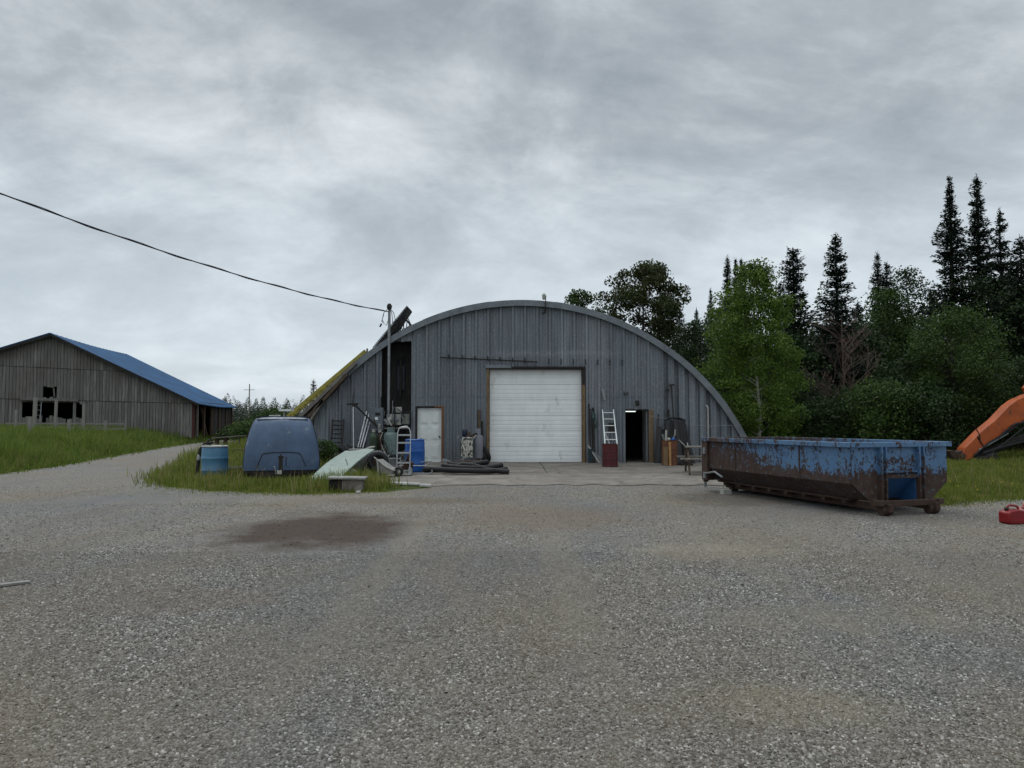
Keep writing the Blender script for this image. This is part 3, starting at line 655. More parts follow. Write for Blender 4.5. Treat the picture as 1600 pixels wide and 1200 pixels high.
# rail and brackets above door
rl = MB(); za, zb = Zp(559, HY), Zp(566, HY); xa, xb = Xp(688, HY)-CX, Xp(840, HY)-CX
rl.bar((xa, -.15, za), (xb, -.15, zb), .03, .045); rl.build('hanging_rail', 'blackmetal', hang)
def bracket():
    m = MB(); m.bb(-.02, .02, -.05, 0, -.08, .06); m.bb(-.018, .018, -.12, -.05, .02, .06); m.bb(-.018, .018, -.12, -.10, -.04, .02); return m
def bracket2():
    m = MB(); m.bb(-.025, .025, -.05, 0, -.09, -.06); m.bb(-.025, .025, -.05, 0, .06, .09); m.bb(-.025, -.005, -.05, -.03, -.06, .06); m.bb(-.01, .02, -.07, -.05, -.02, .01); return m
bA = bracket().build('rail_bracket', 'blackmetal', hang); bB = bracket2().build('wall_hook', 'blackmetal', hang)
for i, px in enumerate((701, 722, 742, 762, 781, 801, 820)):
    c = bA if i == 0 else bA.copy()
    if i: COL.objects.link(c)
    c.location = (Xp(px, HY)-CX, -.07, za+(zb-za)*i/7+.05)
for i, px in enumerate((858, 877, 896, 915, 934, 953, 972)):
    c = bB if i == 0 else bB.copy()
    if i: COL.objects.link(c)
    c.location = (Xp(px, HY)-CX, -.08, Zp(565+.3*i, HY))
wb = MB(); wb.lathe([(.06, 0), (.075, .03), (.07, .09), (.03, .12)], (Xp(995, HY)-CX, -.09, Zp(634, HY)), 12); wb.bb(Xp(995, HY)-CX-.07, Xp(995, HY)-CX+.07, -.07, 0, Zp(630, HY), Zp(626, HY)); wb.build('door_lamp', 'blackmetal', hang, loc=(0, -.07, 0))
wb = MB(); q = Xp(978, HY)-CX; zq = Zp(615, HY); wb.bb(q-.09, q-.06, -.06, 0, zq-.06, zq+.07); wb.bb(q-.06, q+.05, -.06, -.02, zq-.06, zq-.03); wb.bb(q+.02, q+.05, -.06, 0, zq-.03, zq+.05); wb.build('cable_hook', 'blackmetal', hang, loc=(0, -.08, 0))
wb = MB(); wb.prism([(Xp(939, HY)-CX, 0, Zp(608, HY)), (Xp(944, HY)-CX, 0, Zp(608, HY)), (Xp(946, HY)-CX, 0, Zp(625, HY)), (Xp(943, HY)-CX, 0, Zp(625, HY))], (0, -.04, 0), (0, -.024, 0)); wb.build('patch_plate', 'steel', hang, loc=(0, -.065, 0))
# roof antenna with lamp arm
an = MB(); q = Xp(852, HY)-CX; an.bar((q-.01, -.26, Zp(486, HY)), (q+.02, -.26, Zp(464, HY)), .03, .03); an.bar((q, -.26, Zp(483, HY)), (q-.06, -.26, Zp(490, HY)), .03, .05); an.box((q-.06, -.3, Zp(491, HY)), (.16, .1, .05), (0, -.3, 0)); an.bb(q-.02, q+.02, -.25, -.2, Zp(490, HY), Zp(480, HY)); an.build('aerial_bracket', 'blackmetal', hang)
MB().lathe([(.03, -.12), (.065, -.09), (.07, .06), (.03, .11)], (q-.05, -.26, Zp(465, HY)), 12).build('aerial_housing', 'whitepl', hang, smooth=True)
# white downpipe right
MB().tube([L(Xp(1106, 26.9), 26.86, 0), L(Xp(1106, 26.9), 26.86, Zp(637, 26.9)), L(Xp(1104, 26.9), 26.92, Zp(636, 26.9)+.06)], .03, 8).build('downpipe', 'whitepl', hang, smooth=True)
# ---- solar rack on the roof
xa, za = Xp(588, 27.6), Zp(547, 27.6); xb, zb = Xp(640, 27.6), Zp(483, 27.6)
sp_r = T('solar_panel_rack', 'dark panel propped on black struts on the workshop roof, left of the crown', 'solar panel', (xa, 27.3, za))
d = Vector((xb-xa, 0, zb-za)); nrm = Vector((-d.z, 0, d.x)).normalized()
m = MB(); m.prism([Vector((0, -.3, 0))+nrm*.03, d+Vector((0, -.3, 0))+nrm*.03, d*.985+Vector((0, -.3, 0))-nrm*.07, Vector((.1, -.3, 0))-nrm*.17], (0, 0, 0), (0, .9, 0)); m.build('solar_panel', 'dark', sp_r, bevel=.005)
for yy in (-.32, .6): MB().bar(Vector((0, yy, 0))+nrm*.05, d+Vector((0, yy, 0))+nrm*.045, .04, .03).build('panel_frame', 'steel', sp_r)
for yy in (-.2, .5):
    st = MB()
    top = d*.80-nrm*.04; foot = Vector((d.x+.10, 0, Zp(511, 27.6)-za))
    st.bar(top+Vector((0, yy, 0)), foot+Vector((0, yy, 0)), .05, .06)
    pts = [d*k-nrm*.06 for k in (.55, .7, .85)]; base_ = [Vector((d.x*q_, 0, arch(xa+d.x*q_)-za)) for q_ in (.62, .85, 1.08)]
    for i in range(3):
        st.bar(pts[i]+Vector((0, yy, 0)), base_[i]+Vector((0, yy, 0)), .025, .03)
        if i < 2: st.bar(pts[i+1]+Vector((0, yy, 0)), base_[i]+Vector((0, yy, 0)), .025, .03)
    st.bar(foot+Vector((0, yy, 0)), Vector((d.x*.55, yy, arch(xa+d.x*.55)-za+.08)), .04, .05)
    st.build('strut', 'blackmetal', sp_r)
# ---- yellow ladder and boards leaning along the roof's left flank
def ladder(name, label, cat, p0, p1, width, side, mat, rail=.03, nr=10, rungmat=None, group=None, r_h=None):
    """p0 foot, p1 head, side = unit vector across"""
    p0, p1, side = Vector(p0), Vector(p1), Vector(side).normalized(); t = T(name, label, cat, p0, group=group); d = p1-p0
    for s_ in (-1, 1): MB().bar(side*s_*width/2, d+side*s_*width/2, rail, r_h or rail*1.8, side.cross(d).normalized()).build('side_rail', mat, t)
    for i in range(nr):
        q = d*((i+.6)/nr); MB().tube([q-side*width/2, q+side*width/2], rail*.45, 6).build('rung', rungmat or mat, t)
    return t
pA, pB = P(452, 651, 27.1), P(573, 549, 27.1)
ladder('yellow_ladder', 'long yellow ladder lying up the left flank of the arched roof', 'ladder', pA, pB, .45, (0, 1, 0), 'yellow', .05, 14, r_h=.12)
t = T('weathered_boards', 'grey weathered boards leaning under the yellow ladder against the roof edge', 'boards', pA)
for k, (o0, o1, w_) in enumerate(((.30, .14, .12), (.48, .26, .10), (.62, .42, .08))):
    d = (pB-pA)*(.86-.14*k-.2*(k == 2)); n_ = Vector((d.z, 0, -d.x)).normalized()
    MB().bar(n_*o0+Vector((.1*k+.1, -.25, 0)), d+n_*o1+Vector((0, -.25, 0)), .5, w_).build('board', ('plank', 'plankbr', 'plank')[k], t)
sm = T('short_mounting_post', 'short grey peg standing on the roof edge at the ladder head', 'peg', P(573, 553, 27.0)); MB().bar((0, 0, -.1), (.02, 0, .2), .06, .06).build('post', 'plank', sm)
wp = T('white_capped_post', 'slim white post with a flat white cap behind the blue trailer', 'post', (Xp(444, 26), 26, 0))
MB().bar((0, 0, 0), (0, 0, Zp(642, 26)), .06, .06).build('shaft', 'whitepl', wp); MB().box((.08, 0, Zp(641, 26)+.0), (.42, .4, .07)).build('cap', 'whitepaint', wp)
# ---- service mast + cable
MX, MY = Xp(607, 26.75), 26.75; mz = Zp(483, MY)
ms = T('service_mast', 'tall slim grey steel service mast in front of the dark recess', 'mast', (MX, MY, 1.7))
MB().tube([(0, 0, 0), (0, 0, mz-1.7)], .05, 10).build('pole', 'steel', ms, smooth=True)
MB().lathe([(.055, -.02), (.09, .03), (.10, .12), (.05, .20)], (0, 0, mz-1.7), 12).build('weatherhead', 'blackmetal', ms, smooth=True)
m = MB()
for a in range(3):
    s_ = (-1, 1, .6)[a]; m.tube([(0, -.05, mz-1.65), (s_*.18, -.12, mz-1.85), (s_*.24, -.1, mz-2.1-.05*a), (s_*.2, -.05, mz-2.2)], .013, 6)
m.tube([(-.2, 0, mz-1.9), (-.28, 0, mz-2.15), (-.1, 0, mz-2.3), (0, -.04, mz-2.0)], .012, 6)
m.box((.22, -.1, mz-2.22), (.08, .05, .06)); m.box((-.30, -.06, mz-2.3), (.05, .05, .14), (0, .5, 0)); m.build('drip_loop', 'black', ms)
q0 = Vector((MX-.05, MY, Zp(487, MY))); q1 = P(0, 302, 15.5); dv = q1-q0; q2 = q0+dv*1.55
pts = []
for i in range(61):
    f = i/60; p = q0.lerp(q2, f); p.z -= 4*.62*f*(1-f); pts.append(p)
cor = q1.z-(q0.lerp(q2, 1/1.55).z-4*.62*(1/1.55)*(1-1/1.55))
pts = [p+Vector((0, 0, cor*i/60*1.55)) for i, p in enumerate(pts)]
cab = MB(); cab.tube([p-q0 for p in pts], .018, 6)
c1 = [p-q0+Vector((math.cos(i*.9)*.028, math.cos(i*.9)*.01, math.sin(i*.9)*.028)) for i, p in enumerate(pts)]; cab.tube(c1, .010, 5)
cab.build('overhead_cable', 'black', smooth=True, loc=q0); tagp(bpy.data.objects['overhead_cable'], 'long black overhead cable sweeping from the service mast to the upper left', 'cable')
# ================================================================ CLUTTER ALONG THE FRONT WALL
def base(px, py, z=.03): return Gd(px, py, z)
RX90 = Matrix.Rotation(math.pi/2, 3, 'X'); RY90 = Matrix.Rotation(math.pi/2, 3, 'Y')
def plastic_drum(name, label, loc, r, h, mat, lid=None, group=None, rz=0):
    t = T(name, label, 'barrel', loc, rz, group)
    p = [(r*.90, 0), (r*.97, .03), (r*.98, .05), (r*.985, h*.20), (r*1.0, h*.25), (r*1.02, h*.265), (r*1.0, h*.28), (r*.99, h*.45), (r*1.0, h*.62), (r*1.02, h*.635), (r*1.0, h*.65), (r*.98, h*.72), (r*.97, h*.9), (r*.93, h*.955), (r*.97, h*.965), (r*.97, h*.99), (r*.9, h)]
    MB().lathe(p, n=36).build('barrel_body', mat, t, smooth=True)
    if lid:
        MB().lathe([(r*.99, h*.972), (r*1.0, h*.985), (r*.97, h+.012), (r*.9, h+.015), (r*.86, h+.008)], n=36).build('lid', lid, t, smooth=True)
    for a in (0, 2.6): MB().lathe([(.035, h-.002), (.035, h+.018), (.02, h+.022)], (r*.6*math.cos(a), r*.6*math.sin(a), 0), 12).build('bung', mat, t)
    return t
b = base(335, 748, 0); plastic_drum('plastic_barrel', 'faded light blue plastic barrel with a pale lid standing in the grass', b, .345, .88, 'ltblue', 'whitepl')
t = T('scrap_pipe', 'black bent pipe with a white rag leaning on the left side of the faded barrel', 'pipe', b+Vector((-.47, .05, 0)))
MB().tube([(-.03, 0, 0), (0, 0, .35), (.02, 0, .62), (.05, .02, .80), (.13, .05, .90)], [.055, .05, .05, .04, .03], 8).build('pipe', 'blackmetal', t, smooth=True)
MB().lathe([(.02, 0), (.05, .04), (.045, .12), (.02, .17)], (.02, -.03, .48), 8).build('rag', 'whitepl', t)
t = T('rope_tangle', 'small tangle of black rope on top of the faded barrel lid', 'rope', b+Vector((-.2, .05, .895)))
m = MB(); rr_ = random.Random(4)
for k in range(4): m.tube([(rr_.uniform(-.14, .16), rr_.uniform(-.1, .1), rr_.uniform(0.015, .10)) for _ in range(6)], .014, 6)
m.tube([(-.16, 0, .03), (-.05, 0, .04), (.0, 0, .13), (.06, .0, .17), (.11, 0, .06)], [.015, .02, .03, .02, .015], 6); m.build('rope', 'black', t, smooth=True)
# plank bench behind the barrel
b = base(352, 712, 0); t = T('plank_table', 'low plank table of pale boards on square posts beyond the faded barrel', 'table', b)
for i in range(3): MB().bar((-.50, i*.2-.2, .78+.0), (.80, i*.2-.2, .88), .19, .045).build('board', 'plank', t)
for x_ in (-.35, .02): MB().bar((x_, -.05, -.02), (x_, -.05, .78), .14, .14).build('post', 'plankbr', t)
MB().bar((.62, -.05, -.02), (.62, -.05, .85), .05, .05).build('post', 'plank', t)
b = base(373, 718, 0); t = T('lumber_stack', 'small stack of grey offcut lumber left of the blue trailer', 'lumber', b)
for i in range(5): MB().box((rnd.uniform(-.05, .05), 0, .05+i*.085), (.62+rnd.uniform(-.1, .1), .35, .07), (0, 0, rnd.uniform(-.12, .12))).build('board', ('plank', 'whitepl', 'plank', 'plank', 'plankbr')[i], t)
def torus(R0, r, c, rot, n=36, k=12, flat=1.0):
    m = MB(); vs = []; fs = []
    for i in range(n):
        for j in range(k):
            a, e = 2*math.pi*i/n, 2*math.pi*j/k; q = R0+r*math.cos(e)
            vs.append(Vector(c)+rot @ Vector((q*math.cos(a), q*math.sin(a), r*flat*math.sin(e))))
            fs.append((i*k+j, ((i+1) % n)*k+j, ((i+1) % n)*k+(j+1) % k, i*k+(j+1) % k))
    return m.add(vs, fs)
I3 = Matrix.Identity(3)
b = base(360, 741, 0); t = T('flat_tyre', 'black tyre lying flat in the grass between barrel and blue trailer', 'tyre', b+Vector((0, .5, 0)))
torus(.26, .10, (0, 0, .1), I3).build('tyre', 'black', t, smooth=True)
# ---- blue trailer
TX, TY = Xp(441, 19.3), 19.3
tr_ = T('enclosed_trailer', 'faded blue fibreglass clamshell trailer parked nose-on in the grass', 'trailer', (TX, TY, 0), .27)
def hwid(z): return float(np.interp(z, [.27, .5, .9, 1.25, 1.5, 1.60, 1.66], [1.02, 1.03, .985, .90, .815, .75, .68]))
def yfr(z): return float(np.interp(z, [.27, .5, .9, 1.3, 1.5, 1.60, 1.66], [.0, .01, .07, .20, .34, .46, .62]))
Zs = [.27, .33, .5, .7, .9, 1.1, 1.3, 1.42, 1.5, 1.56, 1.60, 1.635, 1.66]
m = MB(); vs = []; nr_ = 0
for z in Zs:
    w_, y0, y1 = hwid(z), yfr(z), 3.1-yfr(z)*.5; rc_ = .16; ring = []
    for sx_, cxx, cyy, a0_ in ((1, w_-rc_, y0+rc_, -90), (1, w_-rc_, y1-rc_, 0), (1, -w_+rc_, y1-rc_, 90), (1, -w_+rc_, y0+rc_, 180)):
        for k in range(7):
            a = R(a0_+k*15); ring.append((cxx+rc_*math.cos(a), cyy+rc_*math.sin(a), z))
    # bulge in the nose: extra points across
    nose = []
    n_ = 10
    xl, xr = -w_+rc_, w_-rc_
    for k in range(1, n_):
        f = k/n_; nose.append((xl+(xr-xl)*f, y0-.05*math.sin(math.pi*f), z))
    ring = ring+nose; nr_ = len(ring); vs += ring
fs = [(i*nr_+j, i*nr_+(j+1) % nr_, (i+1)*nr_+(j+1) % nr_, (i+1)*nr_+j) for i in range(len(Zs)-1) for j in range(nr_)]
fs += [tuple(range(nr_-1, -1, -1)), tuple((len(Zs)-1)*nr_+j for j in range(nr_))]
MB().add(vs, fs).build('shell', 'trailer', tr_, smooth=True); tr_.scale = (.93, 1, 1)
def onf(x, z, o=.006):
    w_ = hwid(z)-.16; f = max(0, min(1, (x+w_)/(2*w_))); return (x, yfr(z)-.05*math.sin(math.pi*f)-o, z)
pl = [(-.66, .33), (-.62, .45), (-.53, .66), (-.48, .71), (-.2, .735), (.2, .74), (.46, .71), (.52, .66), (.62, .45), (.68, .33)]
pp = []
for (a, b_), (c, d_) in zip(pl, pl[1:]):
    for k in range(4): pp.append(onf(a+(c-a)*k/4, b_+(d_-b_)*k/4))
MB().tube(pp, .011, 6).build('hatch_seam', 'black', tr_)
for s_ in (-1, 1): MB().tube([(s_*(hwid(z)+.002), yfr(z)+.17, z) for z in Zs[1:-2]], .016, 6).build('edge_seal', 'black', tr_)
m = MB(); m.tube([onf(-.7, 1.585, .0), onf(-.3, 1.59, -.005), onf(.3, 1.59, -.005), onf(.7, 1.585, 0)], .018, 6)
m.bb(-.72, .72, .60, .9, 1.655, 1.675); m.build('top_rim', 'blackmetal', tr_)
MB().bb(-.4, -.08, .8, 1.2, 1.675, 1.71).build('roof_vent', 'cream', tr_, bevel=.01)
for x_, z_ in ((.02, 1.42), (-.03, 1.42), (.0, 1.1)): pass
for i in range(9):
    q = onf(.0+.015*math.sin(i*2.1), .82+i*.07, .004); MB().box(q, (.018, .008, .012)).build('rivet', 'whitepl', tr_)
m = MB(); m.bb(-1.0, 1.0, .03, .12, .20, .268); m.bb(-.8, .8, -.04, .03, .07, .15); m.bb(-.8, .8, -.02, .04, .17, .26); m.bar((-.75, .1, .12), (-.75, 3, .2), .06, .08); m.bar((.75, .1, .12), (.75, 3, .2), .06, .08)
m.bar((-.75, .1, .14), (0, -.75, .24), .05, .08); m.bar((.75, .1, .14), (0, -.75, .24), .05, .08); m.build('chassis', 'blackmetal', tr_)
m = MB().bb(-.95, .95, .5, 2.9, .1, .26); m.build('floor_pan', 'dark', tr_)
m = MB(); m.bb(-.05, .05, -.72, -.62, .12, .66); m.bb(-.065, .065, -.735, -.605, .62, .68); m.tube([(0, -.67, .66), (0, -.67, .72)], .02, 8); m.tube([(0, -.67, .15), (0, -.67, -.02)], .022, 8); m.build('tongue_jack', 'blackmetal', tr_)
MB().tube([(.06, -.67, .65), (.14, -.68, .65), (.14, -.68, .42), (.22, -.68, .40)], .013, 8).build('crank', 'blackmetal', tr_)
m = MB(); m.tube([(0, -.75, .24), (-.02, -.9, .27)], [.035, .045], 8); m.box((-.02, -.93, .28), (.12, .12, .08)); m.tube([(-.12, -.7, .22), (-.14, -.8, .38), (-.16, -.82, .42)], .015, 6); m.build('hitch_coupler', 'cream', tr_, smooth=True)
for s_ in (-1, 1):
    w_ = torus(.19, .085, (s_*.88, 1.9, .27), RY90, 28, 10).build('wheel', 'black', tr_, smooth=True)
    MB().lathe([(.02, -.06), (.14, -.05), (.12, .02), (.14, .05), (.02, .06)], (s_*.88, 1.9, .27), 20, RY90).build('rim', 'whitepl', w_)
# ---- leaning things left of the door
b = Vector((Xp(526, 26.6), 26.55, .0))
ladder('iron_grille', 'dark iron grating standing against the wall right of the blue trailer', 'grating', (b.x, 26.5, .35), (b.x, 26.85, 1.6+(0)), .40, (1, 0, 0), 'blackmetal', .045, 8)
b = P(553, 703, 25.5); t = T('tripod_stand', 'tall thin metal stand with a dark crosshead left of the electrical boxes', 'stand', (b.x, 25.5, 0))
MB().tube([(0, 0, 0), (-.17, .6, Zp(632, 26.3)), ], .022, 8).build('pole', 'alu', t)
m = MB(); hz = Zp(632, 26.3); m.bar((-.40, .62, hz), (0, .62, hz+.02), .05, .06); m.tube([(-.2, .62, hz-.1), (-.17, .62, hz+.45)], .015, 6); m.box((-.12, .6, hz-.02), (.16, .1, .12)); m.build('crosshead', 'blackmetal', t)
MB().bar((-.14, .65, hz), (.62, 1.1, Zp(668, 26.5)), .04, .05).build('brace', 'blackmetal', t)
for i, (a, c_, lb) in enumerate((((553, 704), (573, 643), 'leftmost leaning aluminium tube beside the dark stand'), ((556, 704), (577, 646), 'middle leaning aluminium tube against the grey switch box'), ((560, 704), (579, 655), 'shorter right-hand leaning aluminium tube against the grey switch box'))):
    p, q = P(*a, 25.9-.0*i), P(*c_, 26.7); p.z = max(p.z-.5, .0); dv = q-p
    t = MB().tube([(0, 0, 0), dv], .026, 8).build('leaning_tube', 'alu', smooth=True, loc=p); tagp(t, lb, 'tube', 'aluminium tubes leaning by the electrical boxes')
# heap of dark scrap behind the sheet
t = T('scrap_heap', 'dark heap of pipes and scrap at the wall behind the mint sheet', 'scrap', (Xp(566, 26), 26, 0)); rr_ = random.Random(11)
for k in range(9):
    p = Vector((rr_.uniform(-.9, .7), rr_.uniform(-.3, .6), rr_.uniform(0, .35))); q = p+Vector((rr_.uniform(-.5, .6), rr_.uniform(-.2, .3), rr_.uniform(.2, .8)))
    MB().tube([p, (p+q)/2+Vector((.05, 0, .08)), q], rr_.uniform(.02, .05), 7).build('scrap_pipe', ('blackmetal', 'rust', 'dark', 'steel')[k % 4], t, smooth=True)
MB().box((-.1, .3, .3), (1.2, .5, .6), (0, .1, .1), .75).build('scrap_block', 'blackmetal', t, bevel=.03)
torus(.28, .09, (-.85, .0, .34), Matrix.Rotation(1.2, 3, 'X')).build('old_tyre', 'black', t, smooth=True)
# mint sheet
p0, p1 = base(505, 762, 0), P(556, 706, 20.6)
t = T('fibreglass_sheet', 'long mint green stained sheet leaning in the grass right of the trailer', 'sheet', p0)
A_, B_ = Gd(472, 760)-p0, Gd(512, 764)-p0; C_ = P(585, 703, 21.4)-p0; D_ = P(540, 703, 21.6)-p0
nn = (B_-A_).cross(D_-A_).normalized()*.03
m = MB(); NU, NV = 6, 14; top = []; bot = []
for i in range(NU+1):
    for j in range(NV+1):
        u, v = i/NU, j/NV; p = (A_*(1-u)+B_*u)*(1-v)+(D_*(1-u)+C_*u)*v
        p = p+Vector((0, 0, .05*math.sin(v*3.1)+.03*math.sin(u*5+v*4))); top.append(p); bot.append(p-nn)
K = NV+1; fs = []
for i in range(NU):
    for j in range(NV):
        a = i*K+j; fs.append((a, a+1, a+K+1, a+K)); a += len(top); fs.append((a, a+K, a+K+1, a+1))
n0 = len(top)
bd = [i*K for i in range(NU+1)]+[NU*K+j for j in range(1, K)]+[i*K+NV for i in range(NU-1, -1, -1)]+[j for j in range(NV-1, 0, -1)]
for a, b_ in zip(bd, bd[1:]+bd[:1]): fs.append((a, b_, b_+n0, a+n0))
m.add(top+bot, fs).build('sheet', 'mint', t)
# fallen white tub
b = base(560, 748, 0); t = T('ribbed_tub', 'dirty white ribbed plastic tub tipped up behind the mint sheet', 'tub', (Xp(560, 22), 22, 0), rot=(0, 0, .1)); t.scale = (.75, .75, .85)
m = MB(); pr = []
vs = []; n_ = 30
for z, s_ in ((0, .72), (.25, .8), (.5, .9), (.78, 1.0), (.80, 1.1), (.84, 1.1), (.82, .95), (.2, .7)):
    for j in range(n_):
        a = 2*math.pi*j/n_; k = 1+.03*(j % 2); vs.append((.42*s_*k*math.copysign(abs(math.cos(a))**.6, math.cos(a))+z*.12, .3*s_*k*math.copysign(abs(math.sin(a))**.6, math.sin(a)), z))
fs = [(i*n_+j, i*n_+(j+1) % n_, (i+1)*n_+(j+1) % n_, (i+1)*n_+j) for i in range(7) for j in range(n_)]+[tuple(range(n_-1, -1, -1)), tuple(7*n_+j for j in range(n_))]
m.add(vs, fs).build('tub', 'basin', t)
MB().tube([(.32, -.2, .82), (.5, -.25, .88), (.68, -.2, .93)], [.05, .06, .02], 8).build('torn_rim', 'whitepl', t)
b = base(541, 752, 0); t = T('white_jug', 'small white round-bellied jug with a thin spout under the mint sheet', 'jug', b+Vector((0, .3, 0)))
MB().lathe([(.12, 0), (.2, .04), (.24, .14), (.2, .26), (.08, .31), (.05, .33)], n=24).build('jug', 'whitepl', t, smooth=True)
MB().tube([(-.05, 0, .28), (-.04, 0, .42), (-.09, 0, .56)], .018, 8).build('spout', 'whitepl', t)
b = base(541, 768, 0); t = T('washbasin_slab', 'dirty white slab lying on a grey concrete block at the grass edge', 'slab', b+Vector((0, .15, 0)), .04)
MB().bb(-.12, .33, -.1, .3, 0, .26).build('block', 'concrete', t, bevel=.015); MB().bb(-.42, -.13, -.02, .3, 0, .24).build('block', 'dark', t, bevel=.015)
MB().box((-.02, .1, .285), (.84, .5, .045), (0, .02, .03)).build('slab', 'basin', t, bevel=.01)
b = base(580, 744, .0); t = T('spare_wheel', 'grey car wheel leaning by the ribbed tub', 'wheel', b+Vector((0, 1.0, .33)), rot=(1.35, 0, .25))
torus(.24, .095, (0, 0, 0), I3).build('tyre', 'black', t, smooth=True)
w_ = MB().lathe([(.17, -.06), (.185, -.05), (.16, 0), (.10, .02), (.05, .03)], n=24).build('rim', 'rust', t, smooth=True); torus(.335, .012, (0, 0, 0), I3, 36, 6).build('tread_edge', 'steel', t)
# gas bottles
def bottle(name, label, loc, r, h, mat, neck=.03, col=True, cat='gas cylinder', group=None, capmat='cream'):
    t = T(name, label, cat, loc, 0, group)
    MB().lathe([(r*.9, 0), (r, .03), (r, h*.82), (r*.93, h*.87), (r*.72, h*.93), (r*.35, h*.965), (neck, h*.985), (neck, h)], n=28).build('cylinder', mat, t, smooth=True)
    MB().lathe([(neck*1.3, h), (neck*1.3, h+.04), (neck*.6, h+.07), (neck*1.2, h+.075), (neck*1.2, h+.11)], n=12).build('valve', capmat, t)
    if col:
        n_ = 24; vs = []; 
        m = MB(); rr2 = r*.55
        m.lathe([(rr2, h*.92), (rr2*1.03, h+.12), (rr2*.97, h+.12), (rr2*.94, h*.93)], n=24); m.build('collar', mat, t)
    return t
bottle('oxygen_cylinder', 'tall dark green gas cylinder with a pale neck under the grey switch box', (Xp(584, 25.6), 25.6, .03), .15, 1.12, 'green', .045, False)
bottle('thin_cylinder', 'slim brown-black cylinder between green cylinder and grey-green tank', (Xp(594, 25.9), 25.9, .03), .1, 1.10, 'rust', .05, False, capmat='cream')
bottle('propane_tank', 'fat grey-green propane tank standing by the aluminium hand truck', (Xp(611, 25.7), 25.7, .35), .245, .85, 'tank', .04, True, 'propane tank')
t = T('tank_plinth', 'dark timber plinth carrying the grey-green propane tank', 'plinth', (Xp(611, 25.7), 25.7, .02)); MB().bb(-.32, .32, -.3, .3, 0, .33).build('block', 'dark', t, bevel=.02)
t = T('gas_hoses', 'pale and black welding hoses draped between the gas cylinders', 'hoses', (Xp(596, 25.3), 25.3, 0))
for k in range(4):
    pts = [(rr_.uniform(-.12, .12)+.04*i, rr_.uniform(-.06, .08), 1.15-i*.18) for i in range(7)]; MB().tube(pts, .018, 6).build('hose', ('whitepl', 'black', 'rust', 'black')[k], t, smooth=True)
# electrical boxes (on the wall / on a board in front of the recess)
WY = 26.86
def boxat(name, label, x0, x1, y0, y1, dep, mat, yb=WY, cat='electrical box'):
    X0, X1, Z0, Z1 = Xp(x0, yb), Xp(x1, yb), Zp(y1, yb), Zp(y0, yb)
    t = T(name, label, cat, ((X0+X1)/2, yb, Z0)); w_, h_ = X1-X0, Z1-Z0
    MB().bb(-w_/2, w_/2, -dep, 0, 0, h_).build('enclosure', mat, t, bevel=.008)
    return t, w_, h_
bd = T('meter_board', 'dark timber board carrying the electricity meters in front of the recess', 'board', (Xp(616, 26.92), 26.92, Zp(668, 26.92)))
MB().bb(-.52, .62, -.03, .0, 0, .60).build('board', 'dark', bd); MB().bb(-.50, .55, -.06, -.031, .12, .17).build('batten', 'whitepl', bd); MB().bb(-.50, .5, -.06, -.031, -.05, -.0).build('batten', 'whitepl', bd)
for x_ in (-.45, .5): MB().bar((x_, 0.02, -1.7), (x_, 0.02, .1), .06, .05).build('leg', 'dark', bd)
t, w_, h_ = boxat('switch_box', 'large grey switch box with a white sticker, leftmost of the wall boxes', 578, 600, 637, 669, .22, 'boxgrey')
MB().bb(-w_/2+.035, w_/2-.035, -.235, -.221, .12, h_-.10).build('cover', 'boxgrey', t, bevel=.004); MB().bb(-.02, .16, -.243, -.236, .46, .56).build('window', 'black', t); MB().bb(-.03, .08, -.240, -.236, .3, .40).build('sticker', 'whitepaint', t); MB().bar((w_/2+.01, -.12, .45), (w_/2+.04, -.14, .62), .03, .03).build('switch_handle', 'alu', t); MB().bb(-w_/2, w_/2, -.23, 0.0, -.09, -.002).build('base_flange', 'boxgrey', t)
t, w_, h_ = boxat('meter_box', 'cream meter box with two round glass meters beside the mast', 605, 627, 647, 664, .12, 'cream')
for s_ in (-1, 1):
    mm = MB().lathe([(.085, 0), (.09, .03), (.08, .06)], (s_*.12, -.15, h_*.52), 20, RX90).build('meter', 'alu', t, smooth=True)
    MB().lathe([(.065, .055), (.065, .11), (.05, .125)], (s_*.12, -.15, h_*.52), 20, RX90).build('dial', ('whitepl', 'boxgrey')[s_ > 0], mm, smooth=True)
t, w_, h_ = boxat('small_junction_box', 'small cream junction box above the round meters', 618, 628, 636, 645, .12, 'cream')
MB().bb(-w_/2+.02, w_/2-.02, -.13, -.121, .02, h_-.02).build('cover', 'cream', t)
t, w_, h_ = boxat('grey_breaker_box', 'small olive grey breaker box, rightmost of the wall boxes', 629, 640, 647, 663, .13, 'boxgrey')
MB().bb(-w_/2+.02, w_/2-.02, -.14, -.131, .02, h_-.02).build('cover', simple('olive_grey_paint', (.17, .18, .15), (.12, .13, .11), .5), t, bevel=.003); MB().bb(-.08, .08, -.1, 0, -.13, -.03).build('fitting', 'cream', t, bevel=.02)
t = T('conduits', 'bundle of dark cables and conduits looping round the meter boxes', 'cables', (Xp(617, 26.7), 26.66, 1.3)); t.scale = (.8, 1, 1)
